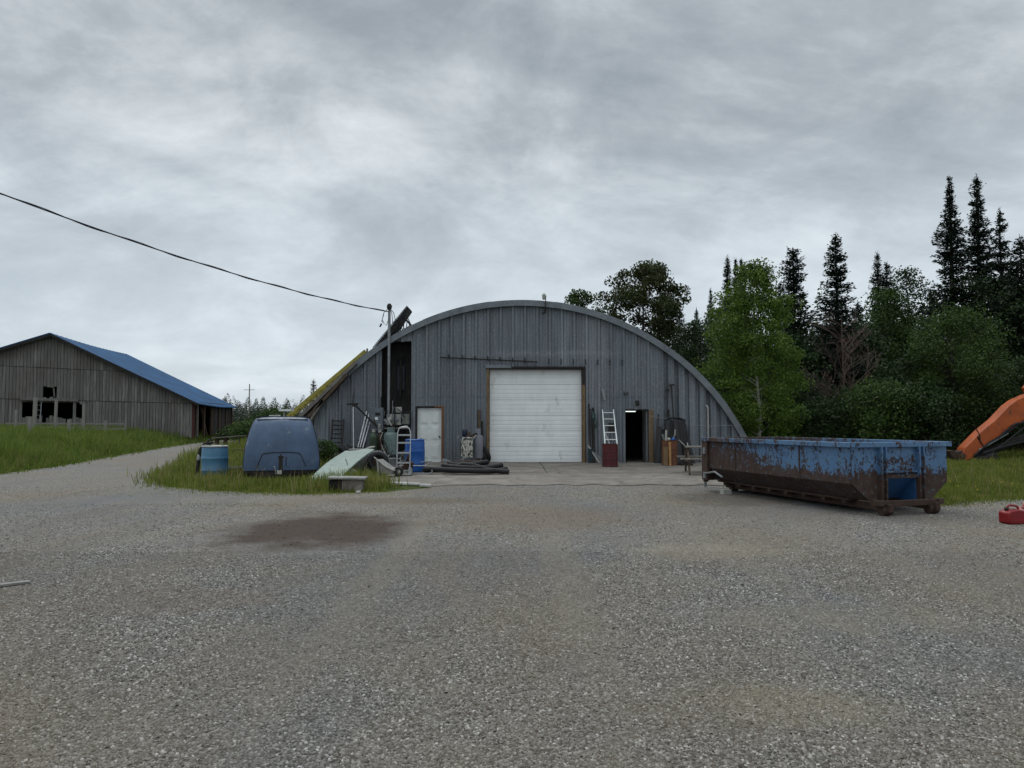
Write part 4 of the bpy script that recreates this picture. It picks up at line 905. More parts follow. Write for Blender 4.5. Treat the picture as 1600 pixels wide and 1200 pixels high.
for k, pts in enumerate(([(-.1, 0, 1.3), (-.1, 0, .2), (.0, -.02, -.1)], [(-.02, -.03, .95), (.0, -.05, .3), (.05, -.05, -.05), (.02, 0, -.5)], [(.06, -.02, 1.0), (.04, -.06, .4), (.09, -.05, .1), (.18, 0, -.4)], [(.25, 0, .8), (.35, -.02, .45), (.42, 0, .3)], [(-.5, -.02, .02), (-.2, -.03, .0), (.1, -.02, .03)], [(.12, 0, .9), (.3, -.05, .75), (.45, -.02, .5)], [(-.05, -.02, 1.0), (-.12, -.04, .6), (-.04, -.04, .2)])):
    MB().tube([(a*1, b_, c_*.75) for a, b_, c_ in pts], .017+.004*(k % 2), 6).build('cable', ('steel', 'black')[k % 3 > 0], t, smooth=True)
# more odds and ends round the cylinders
t = T('metal_bucket', 'dented grey bucket on the concrete left of the hand truck', 'bucket', (Xp(614, 24.6), 24.6, .03)); MB().lathe([(.10, 0), (.14, .26), (.15, .27), (.14, .28)], n=20).build('bucket', 'steel', t, smooth=True); MB().tube([(-.14, 0, .27), (-.08, -.08, .16), (.08, -.08, .16), (.14, 0, .27)], .008, 5).build('handle', 'blackmetal', t)
t = T('valve_stack', 'dark pipe fittings and valves stacked against the meter board', 'fittings', (Xp(598, 26.2), 26.3, .9))
for k in range(9): p = Vector((rr_.uniform(-.3, .35), rr_.uniform(-.1, .1), rr_.uniform(-.3, .5))); MB().tube([p, p+Vector((rr_.uniform(-.15, .15), -.03, rr_.uniform(.08, .3)))], rr_.uniform(.02, .05), 7).build('fitting', ('rust', 'blackmetal', 'cream', 'steel')[k % 4], t, smooth=True)
t = T('floor_scrap', 'tangle of rusty rods and wire behind the hand truck wheels', 'scrap', (Xp(625, 25), 25.0, .03))
for k in range(14): p = Vector((rr_.uniform(-.5, .4), rr_.uniform(-.2, .3), rr_.uniform(0, .3))); q = p+Vector((rr_.uniform(-.35, .35), rr_.uniform(-.1, .1), rr_.uniform(-.1, .3))); q.z = max(q.z, .01); MB().tube([p, (p+q)/2+Vector((0, 0, .06)), q], rr_.uniform(.008, .022), 6).build('rod', ('rust', 'blackmetal', 'whitepl', 'steel', 'dark')[k % 5], t, smooth=True)
t = T('wooden_crate', 'dark wooden crate half hidden behind the propane tank', 'crate', (Xp(597, 26.5), 26.5, .03))
for k in range(4): MB().bb(-.34, .34, -.22, -.2, .02+.15*k, .14+.15*k).build('slat', 'plankbr', t)
for s_ in (-1, 1): MB().bb(s_*.34-.02, s_*.34+.02, -.2, .2, 0, .62).build('side', 'plankbr', t)
# aluminium hand truck
b = base(630, 742); t = T('hand_truck', 'aluminium hand truck standing upright before the strong blue barrel', 'hand truck', b)
for s_ in (-1, 1): MB().tube([(s_*.185, 0, .05), (s_*.185, .12, 1.18), (s_*.15, .13, 1.3)], .018, 8).build('side_rail', 'alu', t, smooth=True)
MB().tube([(-.15, .13, 1.3), (-.08, .13, 1.34), (.08, .13, 1.34), (.15, .13, 1.3)], .018, 8).build('handle', 'alu', t, smooth=True)
for i, z_ in enumerate((.12, .34, .62, .90, 1.12)): MB().bar((-.185, z_*.1, z_), (.185, z_*.1, z_), .035, .045).build('crossbar', 'alu', t)
MB().bb(-.22, .22, -.28, .0, .01, .03).build('toe_plate', 'alu', t)
for s_ in (-1, 1):
    w_ = torus(.065, .032, (s_*.21, .10, .10), RY90, 20, 8).build('wheel', 'black', t, smooth=True); MB().lathe([(.055, -.035), (.055, .035)], (s_*.21, .10, .10), 14, RY90).build('hub', 'alu', w_); MB().bb(s_*.2-.045, s_*.2+.045, -.06, .04, .03, .2).build('wheel_bracket', 'alu', t)
b = Vector((Xp(647.5, 25.2), 25.0, .03)); b = base(648, 737); plastic_drum('plastic_barrel', 'strong blue plastic barrel in front of the white door', b, .30, .97, 'blue')
t = T('engine_scrap', 'reddish brown engine part on the ground before the strong blue barrel', 'scrap', base(645, 741)+Vector((-.15, 0, 0)))
MB().box((0, 0, .22), (.28, .2, .3), (.1, .2, .3)).build('casting', 'rust', t, bevel=.02); MB().lathe([(.05, 0), (.08, .05), (.05, .2)], (.03, 0, .36), 10).build('pulley', 'rust', t); MB().tube([(-.2, -.05, .1), (0, -.1, .45), (.14, 0, .2)], .02, 6).build('pipe', 'blackmetal', t)
# barrow
b = base(607, 745, .03); t = T('garden_barrow', 'small beige tilted barrow with dark handles left of the hand truck', 'barrow', b+Vector((-.08, .2, 0)), -.3); t.scale = (.85, .85, .8)
MB().prism([(-.30, -.2, .58), (.1, -.2, .30), (.30, -.2, .22), (.26, -.2, .08), (-.12, -.2, .1)], (0, 0, 0), (0, .5, 0)).build('tray', 'basin', t, bevel=.01)
MB().tube([(-.34, -.24, .66), (.1, -.24, .33), (.42, -.24, .22)], .022, 8).build('handle', 'whitepl', t); MB().tube([(-.22, -.24, .56), (-.16, -.26, .0)], .03, 8).build('leg', 'whitepl', t)
torus(.12, .05, (.42, .0, .17), RX90, 24, 8).build('wheel', 'black', t, smooth=True)
# tubular floor frame
b = base(660, 741); t = T('tubular_frame', 'thin bent metal tube frame lying on the concrete below the white door', 'frame', b)
MB().tube([(-.65, -.1, .25), (.1, .0, .24), (.22, .3, .36), (.28, .0, .05), (.2, -.12, .03), (-.2, -.12, .03)], .016, 8).build('tube', 'steel', t, smooth=True)
MB().tube([(-.1, .4, .32), (.22, .3, .36)], .014, 8).build('tube', 'steel', t)
# ramp plate, timber beam
b = base(705, 729); t = T('step_plate', 'grey metal plate propped by the foot of the white door', 'plate', b)
MB().prism([(-.35, 0, .20), (-.28, 0, .25), (.28, 0, .05), (.28, 0, .0), (.1, 0, .0)], (0, -.05, 0), (0, .45, 0)).build('plate', 'steel', t, bevel=.004); MB().bar((.05, .1, .05), (.5, .5, .3), .03, .04).build('arm', 'steel', t)
b = base(734, 731); t = T('timber_beam', 'rusty brown beam lying under the white box and grey cylinder', 'beam', b+Vector((0, .3, 0)))
MB().bb(-.52, .42, -.2, .25, 0, .22).build('beam', 'rust', t, bevel=.015)
# coil of black pipe
b = base(728, 741); t = T('pipe_coil', 'big flattened coil of thick black pipe on the concrete by the overhead door', 'pipe coil', b+Vector((0, .45, 0)))
def coil(rx, ry, c, z, r, ph=0, seed=1, a0=0, a1=6.9):
    g = random.Random(seed); pts = []
    for i in range(48):
        a = a0+(a1-a0)*i/47; k = 1+.04*math.sin(3*a+ph); pts.append((c[0]+rx*k*math.cos(a), c[1]+ry*k*math.sin(a), z+.03*math.sin(2*a+ph)+.05*i/48))
    return MB().tube(pts, r, 10)
coil(1.18, .55, (-.05, 0), .075, .075, 0, 1, 0, 6.2832).build('pipe_loop', 'black', t, smooth=True)
coil(.85, .42, (.12, .12), .16, .07, 1, 2, 0, 6.2832).build('pipe_loop', 'black', t, smooth=True)
coil(.55, .30, (.0, .18), .24, .07, 2, 3, 0, 6.2832).build('pipe_loop', 'black', t, smooth=True)
MB().tube([(-.42, -.1, .16), (-.1, -.2, .27), (.2, -.22, .24), (.6, -.3, .12), (1.22, -.5, .07)], .07, 10).build('pipe_end', 'black', t, smooth=True)
# white peeling box with junk on top
yb = 26.05; t = T('white_metal_bin', 'narrow box with peeling white paint standing left of the grey narrow cylinder', 'bin', (Xp(730, yb), yb, .25))
hb = Zp(683, yb)-.25; m = MB(); m.bb(-.205, .205, -.18, .18, 0, hb-.06); m.bb(-.17, .17, -.15, .15, hb-.06, hb); m.build('bin_body', 'peelwhite', t, bevel=.025)
MB().tube([(-.13, -.182, hb-.08), (0, -.19, hb-.06), (.13, -.182, hb-.08)], .014, 6).build('rim_handle', 'blackmetal', t)
for s_ in (-1, 1): MB().bar((s_*.235, .1, .0), (s_*.235, .1, hb*.8), .03, .03).build('corner_post', 'green', t)
t = T('bin_junk', 'dark rags and scraps piled on the peeling white box', 'junk', (Xp(730, yb), yb, .25+hb))
MB().lathe([(.06, 0), (.10, .05), (.10, .22), (.08, .27)], (-.08, .05, .0), 12).build('jar', simple('navy_plastic', (.012, .022, .045), None, .5), t, smooth=True); MB().bar((.0, 0, .02), (.12, 0, .18), .1, .08).build('block', 'plankbr', t); MB().bar((.1, -.05, .03), (.34, .05, .12), .07, .07).build('hook', 'rust', t); MB().bar((-.34, -.1, -.04), (-.28, -.1, .06), .02, .03).build('scrap_strip', 'whitepl', t); MB().bar((.2, -.08, -.06), (.32, -.02, .07), .03, .03).build('scrap_strip', 'whitepl', t)
yb = 26.2; t = T('grey_cylinder', 'tall narrow lilac grey cylinder with a square neck right of the white box', 'cylinder', (Xp(747.5, yb), yb, .22))
hb = Zp(680, yb)-.22; MB().lathe([(.155, 0), (.165, .02), (.165, hb-.06), (.15, hb-.01), (.11, hb)], n=24).build('cylinder', 'lilacgrey', t, smooth=True); MB().bb(-.075, .075, -.075, .075, hb, hb+.23).build('neck', 'lilacgrey', t, bevel=.01)
for i, (a, c_, lb) in enumerate((((746, 672), (749, 640), 'tall brown plank leaning on the wall behind the lilac grey cylinder'), ((752, 672), (753, 658), 'short dark plank leaning behind the neck of the lilac grey cylinder'))):
    p, q = P(*a, 26.75), P(*c_, 26.93); p.z = .03; p.x += .05; q = q; t = MB().bar((0, 0, 0), q-p, .10-.03*i, .03, (0, 1, 0)).build('leaning_plank', 'plankbr' if i == 0 else 'dark', loc=p); tagp(t, lb, 'plank')
t = T('worn_tyre', 'worn black tyre leaning against the left jamb of the overhead door', 'tyre', (Xp(758, 26.5), 26.5, .34), rot=(0, R(68), R(28)))
torus(.235, .085, (0, 0, 0), I3).build('tyre', 'black', t, smooth=True); torus(.235, .092, (0, 0, 0), I3, 48, 6, .8).build('tread', 'blackmetal', t)
# ---- right of the overhead door
def drum(label, loc, r, h, mat, name='steel_drum'):
    t = T(name, label, 'drum', loc, .3)
    MB().lathe([(r*.98, 0), (r*1.02, .01), (r*1.02, .03), (r*.985, .04), (r*.985, h*.33), (r*1.025, h*.345), (r*.985, h*.36), (r*.985, h*.65), (r*1.025, h*.665), (r*.985, h*.68), (r*.985, h-.03), (r*1.02, h-.02), (r*1.02, h), (r*.96, h), (r*.96, h-.02)], n=36).build('drum_body', mat, t, smooth=True); return t
b = Vector((Xp(951.5, 24.6), 24.3, .03)); yb = b.y; hd = Zp(694, yb)-.03; drum('dark red steel drum with the white ladder standing on it', b+Vector((.02, .28, 0)), .265, hd, 'red')
dt = b+Vector((.02, .28, hd))
pL = P(955, 694, yb); pH = P(950, 641, 26.9)
ladder('white_ladder', 'short white ladder section standing on the dark red drum', 'ladder', (b.x+.04, b.y+.12, hd+.03), (pH.x, HY-.08, pH.z), .40, (1, 0, 0), 'whitepaint', .035, 5)
t = MB().bb(-.13, .13, 0, .03, -.16, .16); t = t.build('wire_panel', 'blackmetal', loc=(Xp(956, 26.9), 26.88, Zp(668, 26.9))); tagp(t, 'small dark panel on the wall behind the white ladder', 'panel')
t = T('leaning_rods', 'two dark rods leaning on the wall right of the overhead door', 'rods', (Xp(923, 26.7), 26.7, .03))
MB().tube([(0, 0, 0), (-.04, .2, Zp(632, 26.9))], .025, 6).build('rod', 'blackmetal', t); MB().tube([(.06, -.1, 0), (.02, .15, Zp(640, 26.9))], .018, 6).build('rod', 'dark', t)
t = T('green_net', 'faded green netting hanging on the wall right of the overhead door', 'netting', (Xp(927, 26.9), 26.88, Zp(637, 26.9)))
gm = simple('teal_green_net', (.025, .085, .075), (.015, .045, .04), .8)
MB().tube([(-.02, 0, 0), (.0, 0, -.12)], .035, 6).build('knot', 'black', t)
for k in range(7): MB().tube([(0, 0, -.08), (rr_.uniform(-.08, .1), -.02, -.3), (rr_.uniform(-.12, .16), -.03, -.55), (rr_.uniform(-.1, .16), 0, -.75)], .012, 5).build('cord', gm, t, smooth=True)
t = T('leaning_strips', 'white and grey strips leaning beside the right jamb of the overhead door', 'strips', (Xp(930, 26.4), 26.3, .03))
for k, (x0_, x1_, mt_) in enumerate(((.14, -.22, 'whitepl'), (.22, -.1, 'steel'), (.30, .0, 'alu'))): MB().bar((x0_, -.05*k, 0), (x1_, .5, .62-.12*k), .025, .05).build('strip', mt_, t)
MB().bb(-.22, -.02, .3, .45, 0, .5).build('low_box', simple('dark_green_metal', (.014, .035, .045), None, .6), t)
for i, (dx_, wd_, mt_, lb) in enumerate(((.42, .03, 'whitepl', 'thin white strip leaning on the right side of the dark red drum'), (.55, .06, 'steel', 'grey board leaning on the wall between red drum and open doorway'))):
    p = Vector((b.x+dx_, 26.5, .03)); t = MB().bar((0, 0, 0), (-.18-.2*i, .42, .85+.2*i), wd_, .03, (0, 1, 0)).build('leaning_strip', mt_, loc=p); tagp(t, lb, 'strip')
t = T('leaning_pipe', 'dark pipe leaning on the wall behind the dark red drum', 'pipe', (b.x-.28, 26.6, .03)); MB().tube([(0, 0, 0), (.0, .3, 1.6)], .05, 8).build('pipe', 'blackmetal', t)
# leaning dark boards right of the doorway
for i, (xa_, xb_, h_, w_, mt_, lb) in enumerate(((1023, 1029, 1.75, .05, 'blackmetal', 'tallest thin dark bar leaning right of the ochre door post'), (1026, 1031, 1.3, .12, 'blackpl', 'black strip leaning just right of the thin dark bar'), (1030, 1036, 1.2, .09, 'dark', 'dark plank leaning left of the black truck liner'))):
    p = Vector((Xp(xa_, 26.4), 26.4-.0*i, .03)); t = MB().bar((0, 0, 0), (Xp(xb_, 26.9)-p.x, .5, h_), w_, .03, (0, 1, 0)).build('leaning_bar', mt_, loc=p); tagp(t, lb, 'bar')
t = T('truck_liner', 'large black plastic liner standing on end against the wall', 'liner', (Xp(1058, 26.4), 26.3, .03))
zt = Zp(655, 26.7)-.03
m = MB()
for (xa, xb, xt0, xt1, yo) in ((-.62, -.47, -.30, -.14, 0), (-.05, .14, -.08, .06, -.08), (.14, .62, .06, .36, .0)):
    m.prism([(xa, 0, 0), (xb, 0, 0), (xt1, .45, zt), (xt0, .45, zt)], (0, yo, 0), (0, yo+.05, 0))
m.prism([(-.47, .06, .0), (-.05, .06, .0), (-.08, .5, zt-.04), (-.14, .5, zt-.04)], (0, 0, 0), (0, .03, 0))
m.build('liner', 'blackpl', t, bevel=.02)
MB().tube([(-.32, .44, zt-.02), (-.26, .45, zt+.04), (-.05, .45, zt+.05), (.16, .45, zt+.04), (.38, .45, zt-.05)], .035, 8).build('liner_lip', 'blackpl', t, smooth=True)
for k in range(3): MB().tube([(.22+.13*k, -.02, .05), (.14+.09*k, .42, zt-.1)], .022, 6).build('liner_rib', 'blackpl', t)
for k in range(2): MB().bar((-.5+.0*k, -.1, .0), (-.22+.05*k, .1, 1.15-.3*k), .05, .04).build('brace', 'blackmetal', t)
b = Vector((Xp(1046, 25.3), 25.1, .03)); drum('rusty orange steel drum in front of the black truck liner', b+Vector((.0, .25, 0)), .27, .84, 'orange')
t = T('yellow_block', 'yellow ochre painted timber post and block before the orange drum', 'timber', b+Vector((-.1, -.1, 0)))
MB().bb(-.17, -.02, -.02, .1, 0, .62).build('block', 'yellowwood', t, bevel=.01); MB().bb(.0, .07, -.06, .02, 0, .8).build('post', simple('bright_wood', (.45, .25, .10), (.28, .14, .05), .8), t)
t = T('drum_scrap', 'metal fittings and rags heaped on the orange drum', 'scrap', b+Vector((0, .2, .84)))
for k in range(8): p = Vector((rr_.uniform(-.2, .2), rr_.uniform(-.1, .1), 0)); MB().tube([p, p+Vector((rr_.uniform(-.1, .12), 0, rr_.uniform(.1, .45)))], rr_.uniform(.015, .04), 7).build('fitting', ('blackmetal', 'steel', 'cream', 'dark')[k % 4], t)
MB().lathe([(.06, 0), (.09, .04), (.06, .1)], (-.05, 0, .0), 10).build('cup', 'cream', t); MB().lathe([(.05, 0), (.08, .04), (.04, .1)], (.12, 0, .0), 10).build('cup', 'blue', t)
t = T('bent_frame', 'dark bent steel frame standing right of the orange drum', 'frame', b+Vector((.45, .1, 0)))
MB().tube([(-.15, 0, 0), (.05, .1, .35), (0, .1, .75), (-.12, .1, .85)], .035, 8).build('frame', 'blackmetal', t, smooth=True); MB().tube([(.2, 0, 0), (.02, .05, .4), (.08, .1, .8)], .03, 8).build('frame', 'blackmetal', t, smooth=True); MB().bar((-.15, 0, .86), (.03, 0, .68), .05, .03).build('bright_edge', 'whitepl', t); MB().bar((.22, .1, 0), (.20, .3, .75), .03, .05).build('bright_edge', 'alu', t)
MB().bb(-.2, .3, -.1, .3, 0, .05).build('foot', 'blackmetal', t)
t = T('pole_with_head', 'thin dark pole with a crosshead leaning on the wall above the truck liner', 'pole', (Xp(1056, 26.5), 26.5, .03))
q = P(1049, 602, 26.9)-Vector(t.location); MB().tube([(0, 0, 0), q], .025, 8).build('pole', 'blackmetal', t); MB().bar(q+Vector((-.09, -.02, 0)), q+Vector((.1, -.02, .02)), .06, .06).build('crosshead', 'blackmetal', t); MB().box(q+Vector((-.15, -.02, -.18)), (.1, .07, .1)).build('clamp', 'blackmetal', t); MB().box((-.2, .35, 1.75), (.09, .05, .35)).build('bracket', 'blackmetal', t)
t = T('wall_cable', 'thin grey cable sagging along the wall right of the open doorway', 'cable', P(1016, 650, 26.85)); o_ = Vector(t.location)
MB().tube([(0, 0, 0), P(1032, 653, 26.8)-o_, P(1060, 655, 26.8)-o_, P(1078, 664, 26.7)-o_, P(1110, 666, 26.75)-o_, P(1160, 664, 26.9)-o_], .008, 5).build('cable', 'steel', t, smooth=True)
# picnic bench
b = base(1086, 741); t = T('picnic_table', 'weathered grey picnic table half hidden behind the blue skip', 'picnic table', b+Vector((.3, .4, 0)), -.15)
for yy_ in (-.55, .75):
    for x_ in (0,): MB().bb(-.65, 1.0, yy_-.12, yy_+.12, .42, .46).build('bench_board', 'plank', t)
for k in range(4): MB().bb(-.45, 1.0, -.25+k*.18, -.09+k*.18, .74, .78).build('table_board', 'plank', t)
for x_ in (-.4, .75):
    MB().bar((x_, -.62, 0), (x_, -.05, .74), .09, .05, (1, 0, 0)).build('leg', 'plankbr', t); MB().bar((x_, .82, 0), (x_, .25, .74), .09, .05, (1, 0, 0)).build('leg', 'plankbr', t); MB().bar((x_, -.65, .38), (x_, .85, .38), .04, .08).build('crossbeam', 'plankbr', t)
t = T('grey_pole', 'pale square post standing at the left end of the blue skip', 'post', (Xp(1101, 17.6), 17.6, 0)); MB().bar((0, 0, 0), (0, 0, 1.1), .06, .05).build('post', 'steel', t); MB().box((0, 0, .85), (.1, .08, .3)).build('clamp', 'whitepl', t)
# bits of rubble and litter on the apron edge
t = None
for i, (px, py, w_, d_) in enumerate(((620, 757, .62, .3), (648, 758, .3, .2), (665, 760, .28, .22), (560, 771, .1, .1))):
    p = base(px, py, .0); m = MB().box((0, 0, .03), (w_, d_, .05), (.03, .02, rnd.uniform(-.2, .2)), .9); o = m.build('rubble_slab', 'whitepl', loc=p, bevel=.01)
    tagp(o, ('long pale rubble slab at the apron edge below the hand truck', 'first small pale rubble piece right of the long slab', 'second small pale rubble piece on the apron edge, farthest right', 'tiny pale chip on the ground in front of the grass clump')[i], 'rubble')
o = MB().box((0, 0, .02), (.36, .07, .02), (0, .02, .75)).build('wood_offcut', 'basin', loc=base(12, 916, 0)); tagp(o, 'pale flat wood offcut lying on the gravel at the left edge', 'offcut')
# ================================================================ BLUE ROLL-OFF SKIP
ax = Vector((-.295, .955, 0)); rz = math.atan2(-ax.x, ax.y)     # local +y runs along the length, local +x across
sk = T('rolloff_skip', 'long open-topped steel skip with blue paint peeling to rust', 'skip', (5.65, 12.3, 0), rz)
LN, WD, ZT = 4.45, 2.02, 1.2
def side(xo, s_):
    """corrugated-free side wall with skirt; s_=+1 means outward is -x"""
    m = MB(); x = xo; i_ = .33*s_
    pr = [(x, ZT-.06), (x, .52), (x+i_, .24), (x+i_+.04*s_, .24), (x+.04*s_, .54), (x+.04*s_, ZT-.06)]
    m.prism([(a, 0, z) for a, z in pr], (0, .0, 0), (0, LN, 0)); return m
side(0, 1).build('side_wall', 'peel' if 'peel' in M else M.setdefault('peel', peel_mat()), sk); side(WD, -1).build('side_wall', 'peel', sk)
m = MB()   # near end wall with tapered bottom
pr = [(0, ZT-.06), (0, .52), (.33, .24), (.58, .24), (.58, ZT-.06)]
m.prism([(a, 0, z) for a, z in pr], (.0, -.004, 0), (0, .04, 0)); m.prism([(WD-a, 0, z) for a, z in [(0, ZT-.06), (0, .52), (.33, .24), (.62, .24), (.62, ZT-.06)]], (0, -.004, 0), (0, .04, 0))
m.bb(.58, 1.40, -.004, .04, .60, ZT-.06); m.build('front_wall', 'peel', sk)
m = MB(); m.prism([(.66, .0, .62), (.66, .40, .22), (.66, .43, .22), (.66, .03, .66)], (0, 0, 0), (.66, 0, 0)); m.bb(.6, .66, 0, .42, .2, .6); m.bb(1.32, 1.38, 0, .42, .2, .6); m.build('hook_recess', simple('clean_blue_steel', (.03, .11, .27), (.025, .08, .19), .5), sk)
m = MB(); m.bb(.62, 1.36, -.04, -.005, .60, .66); m.bb(.60, 1.38, -.05, -.004, .70, .725); m.build('recess_lintel', 'peel', sk)
m = MB(); m.bb(.0, WD, LN-.03, LN+.03, .24, ZT-.06); m.build('tailgate', 'peel', sk)
for x_ in (.04, WD-.04, WD/2): MB().bb(x_-.05, x_+.05, LN+.031, LN+.09, .2, ZT-.05).build('gate_post', 'rust', sk)
m = MB(); m.bb(-.06, -.0, LN-.16, LN+.06, .25, ZT-.04); m.build('corner_post', 'rust', sk)
for z_ in (.36, .9): MB().tube([(-.05, LN-.05, z_-.07), (-.05, LN-.05, z_+.07)], .045, 8).build('hinge', 'steel', sk)
MB().tube([(-.07, LN-.1, .40), (-.09, LN-.5, .46), (-.06, LN-.75, .36)], .022, 8).build('latch_bar', 'steel', sk)
# rim
for nm, a, b_ in (('rim', (-.02, -.06, ZT-.03), (-.02, LN+.06, ZT-.05)), ('rim', (WD+.02, -.06, ZT-.03), (WD+.02, LN+.06, ZT-.05)), ('rim', (.06, -.02, ZT-.03), (WD-.06, -.02, ZT-.03)), ('rim', (.06, LN+.02, ZT-.05), (WD-.06, LN+.02, ZT-.05))):
    MB().bar(a, b_, .11, .085).build(nm, 'peel', sk, bevel=.008)
# posts on the near end
for x_ in (.60, 1.40):
    m = MB(); m.bb(x_-.06, x_-.035, -.09, -.004, .2, ZT-.06); m.bb(x_+.035, x_+.06, -.09, -.004, .2, ZT-.06); m.bb(x_-.035, x_+.035, -.04, -.004, .2, ZT-.06); m.build('end_post', 'peel', sk)
MB().bb(.70, 1.30, -.012, -.0045, .75, 1.08).build('end_panel', 'peel', sk)
m = MB(); m.bb(-.012, .0, 1.28, 1.31, .5, ZT-.07); m.bb(-.012, .0, 3.3, 3.33, .5, ZT-.07); m.build('side_seam', 'rust', sk)
m = MB(); m.bb(.30, WD-.30, .42, LN, .20, .235); m.build('floor_plate', 'rust', sk)
for x_ in (.52, 1.50):
    m = MB(); m.bar((x_, -.30, .135), (x_, LN-.05, .135), .09, .13); m.build('skid_rail', 'rust', sk, bevel=.006)
    m = MB(); m.lathe([(.075, -.10), (.085, -.09), (.085, .09), (.075, .10)], (x_+.0, -.16, .085), 18, RY90); m.build('roller', 'rust', sk, smooth=True)
    m = MB(); m.lathe([(.065, -.08), (.065, .08)], (x_, LN-.3, .075), 16, RY90); m.build('roller', 'rust', sk, smooth=True)
m = MB()
for k in range(8): m.bb(.3, WD-.3, .5+k*.52, .58+k*.52, .145, .199)
m.build('cross_members', 'rust', sk); MB().bb(.36, 1.62, -.22, -.14, .15, .25).build('front_crossbar', 'rust', sk, bevel=.01)
for x_ in (.40, 1.62): MB().box((x_, -.14, .21), (.16, .2, .09), (0, 0, .3)).build('gusset', 'rust', sk, bevel=.01)
t = T('wood_chock', 'small pale wooden chock lying under the left end of the skip', 'chock', Gd(1134, 772)); MB().box((0, 0, .05), (.2, .14, .1), (0, 0, .3)).build('block', 'cream', t)
# ================================================================ FUEL CANS
def can(label, loc, rz, mat, h=.27):
    t = T('fuel_can', label, 'fuel can', loc, rz); w_ = .165
    b_ = MB(); b_.prism([(-w_, 0, .02), (-w_+.03, 0, 0), (w_-.03, 0, 0), (w_, 0, .02), (w_, 0, h*.62), (w_-.03, 0, h*.74), (.03, 0, h*.80), (-w_+.05, 0, h*.74), (-w_, 0, h*.62)], (0, -.10, 0), (0, .10, 0)); b_.build('can_body', mat, t, bevel=.022, smooth=True)
    b_ = MB(); b_.tube([(-.09, 0, h*.72), (-.085, 0, h*.93), (-.05, 0, h), (.06, 0, h*.97), (.11, 0, h*.88), (.12, 0, h*.68)], .017, 10); b_.build('handle', mat, t, smooth=True)
    MB().lathe([(.03, 0), (.032, .03), (.026, .04)], (-.105, 0, h*.74), 14).build('cap', 'blackpl' if mat == 'canred' else mat, t)
    m = MB(); 
    for z_ in (.05, .12): m.bb(-w_*.7, w_*.7, -.106, -.099, z_, z_+.012)
    m.build('ribs', mat, t); return t
b = Gd(1582, 818); can('bright red plastic fuel can on the gravel, fully in view', b, .25, 'canred', .28)
b2c = Gd(1607, 818); can('faded pinkish red fuel can cut off by the right edge', b2c+Vector((.03, .12, 0)), .9, 'canpink', .30)
# ================================================================ EXCAVATOR ARM
EY = 24.5
ex = T('excavator', 'orange excavator arm reaching down into the lawn at the right edge', 'excavator', (Xp(1500, EY), EY, 0)); eo = Vector(ex.location)
def E2(px, py, dy=0): return P(px, py, EY+dy)-eo
poly = [(1494, 717), (1502, 699), (1528, 673), (1550, 655), (1570, 634), (1582, 625), (1600, 617), (1640, 604), (1665, 612), (1670, 640), (1640, 645), (1600, 652), (1574, 672), (1558, 683), (1534, 695), (1520, 710), (1506, 720)]
m = MB(); m.prism([E2(*q) for q in poly], (0, -.22, 0), (0, .22, 0)); m.build('arm', 'excav', ex, bevel=.03)
poly2 = [(1600, 606), (1660, 540), (1740, 470), (1800, 470), (1760, 540), (1700, 600), (1665, 650), (1625, 650)]
m = MB(); m.prism([E2(*q) for q in poly2], (0, -.16, 0), (0, .16, 0)); m.build('boom', 'excav', ex, bevel=.03)
for k, (pp_, r_) in enumerate((([(1522, 712), (1545, 692), (1575, 675), (1604, 655)], .03), ([(1560, 684), (1580, 666), (1588, 662), (1625, 657)], .035), ([(1523, 716), (1540, 713), (1570, 692), (1600, 668)], .03), ([(1536, 708), (1560, 700), (1600, 690), (1640, 690)], .03))):
    MB().tube([E2(a, b_, -.26-.02*k) for a, b_ in pp_], r_, 8).build('hydraulic_hose', 'black', ex, smooth=True)
m = MB(); m.tube([E2(1522, 714, 0), E2(1560, 700, 0), E2(1640, 668, 0)], .13, 14); m.build('hydraulic_cylinder', 'dark', ex, smooth=True); MB().tube([E2(1530, 703, -.24), E2(1575, 677, -.24)], .03, 12).build('cylinder_rod', 'steel', ex, smooth=True)
m = MB()
for q in ((1527, 672), (1533, 690)): m.tube([E2(q[0]-6, q[1]-8, -.235), E2(q[0]+3, q[1]+6, -.235), E2(q[0]+5, q[1]+20, -.235)], .018, 6)
m.build('hose_clamp', 'blackmetal', ex)
for q in ((1498, 712), (1610, 632)): MB().lathe([(.09, -.26), (.09, .26)], E2(*q), 16, RX90).build('pivot_pin', 'rust', ex)
m = MB(); m.prism([E2(*q) for q in ((1478, 704), (1484, 703), (1490, 706), (1502, 703), (1500, 714), (1494, 718), (1484, 716))], (0, -.18, 0), (0, .18, 0)); m.build('bucket_link', 'rust', ex, bevel=.02); m = MB(); m.prism([E2(*q) for q in ((1520, 715), (1545, 706), (1552, 720), (1530, 726), (1512, 724))], (0, -.4, 0), (0, .4, 0)); m.build('bucket', 'blackmetal', ex, bevel=.03)
# machine body, out of frame to the right
m = MB(); m.bb(7.0, 10.5, -1.2, 1.6, .9, 2.1); m.build('machine_house', 'excav', ex, bevel=.08); MB().bb(7.2, 8.6, -1.3, -.2, 2.1, 3.2).build('cab', 'blackpl', ex, bevel=.06)
for yy_ in (-1.3, 1.2): MB().bb(6.6, 10.6, yy_, yy_+.55, -.0, .85).build('track', 'blackmetal', ex, bevel=.25)
MB().bar(E2(1770, 505), (7.6, 0, 1.7), .5, .32, (0, 1, 0)).build('boom_foot', 'excav', ex)
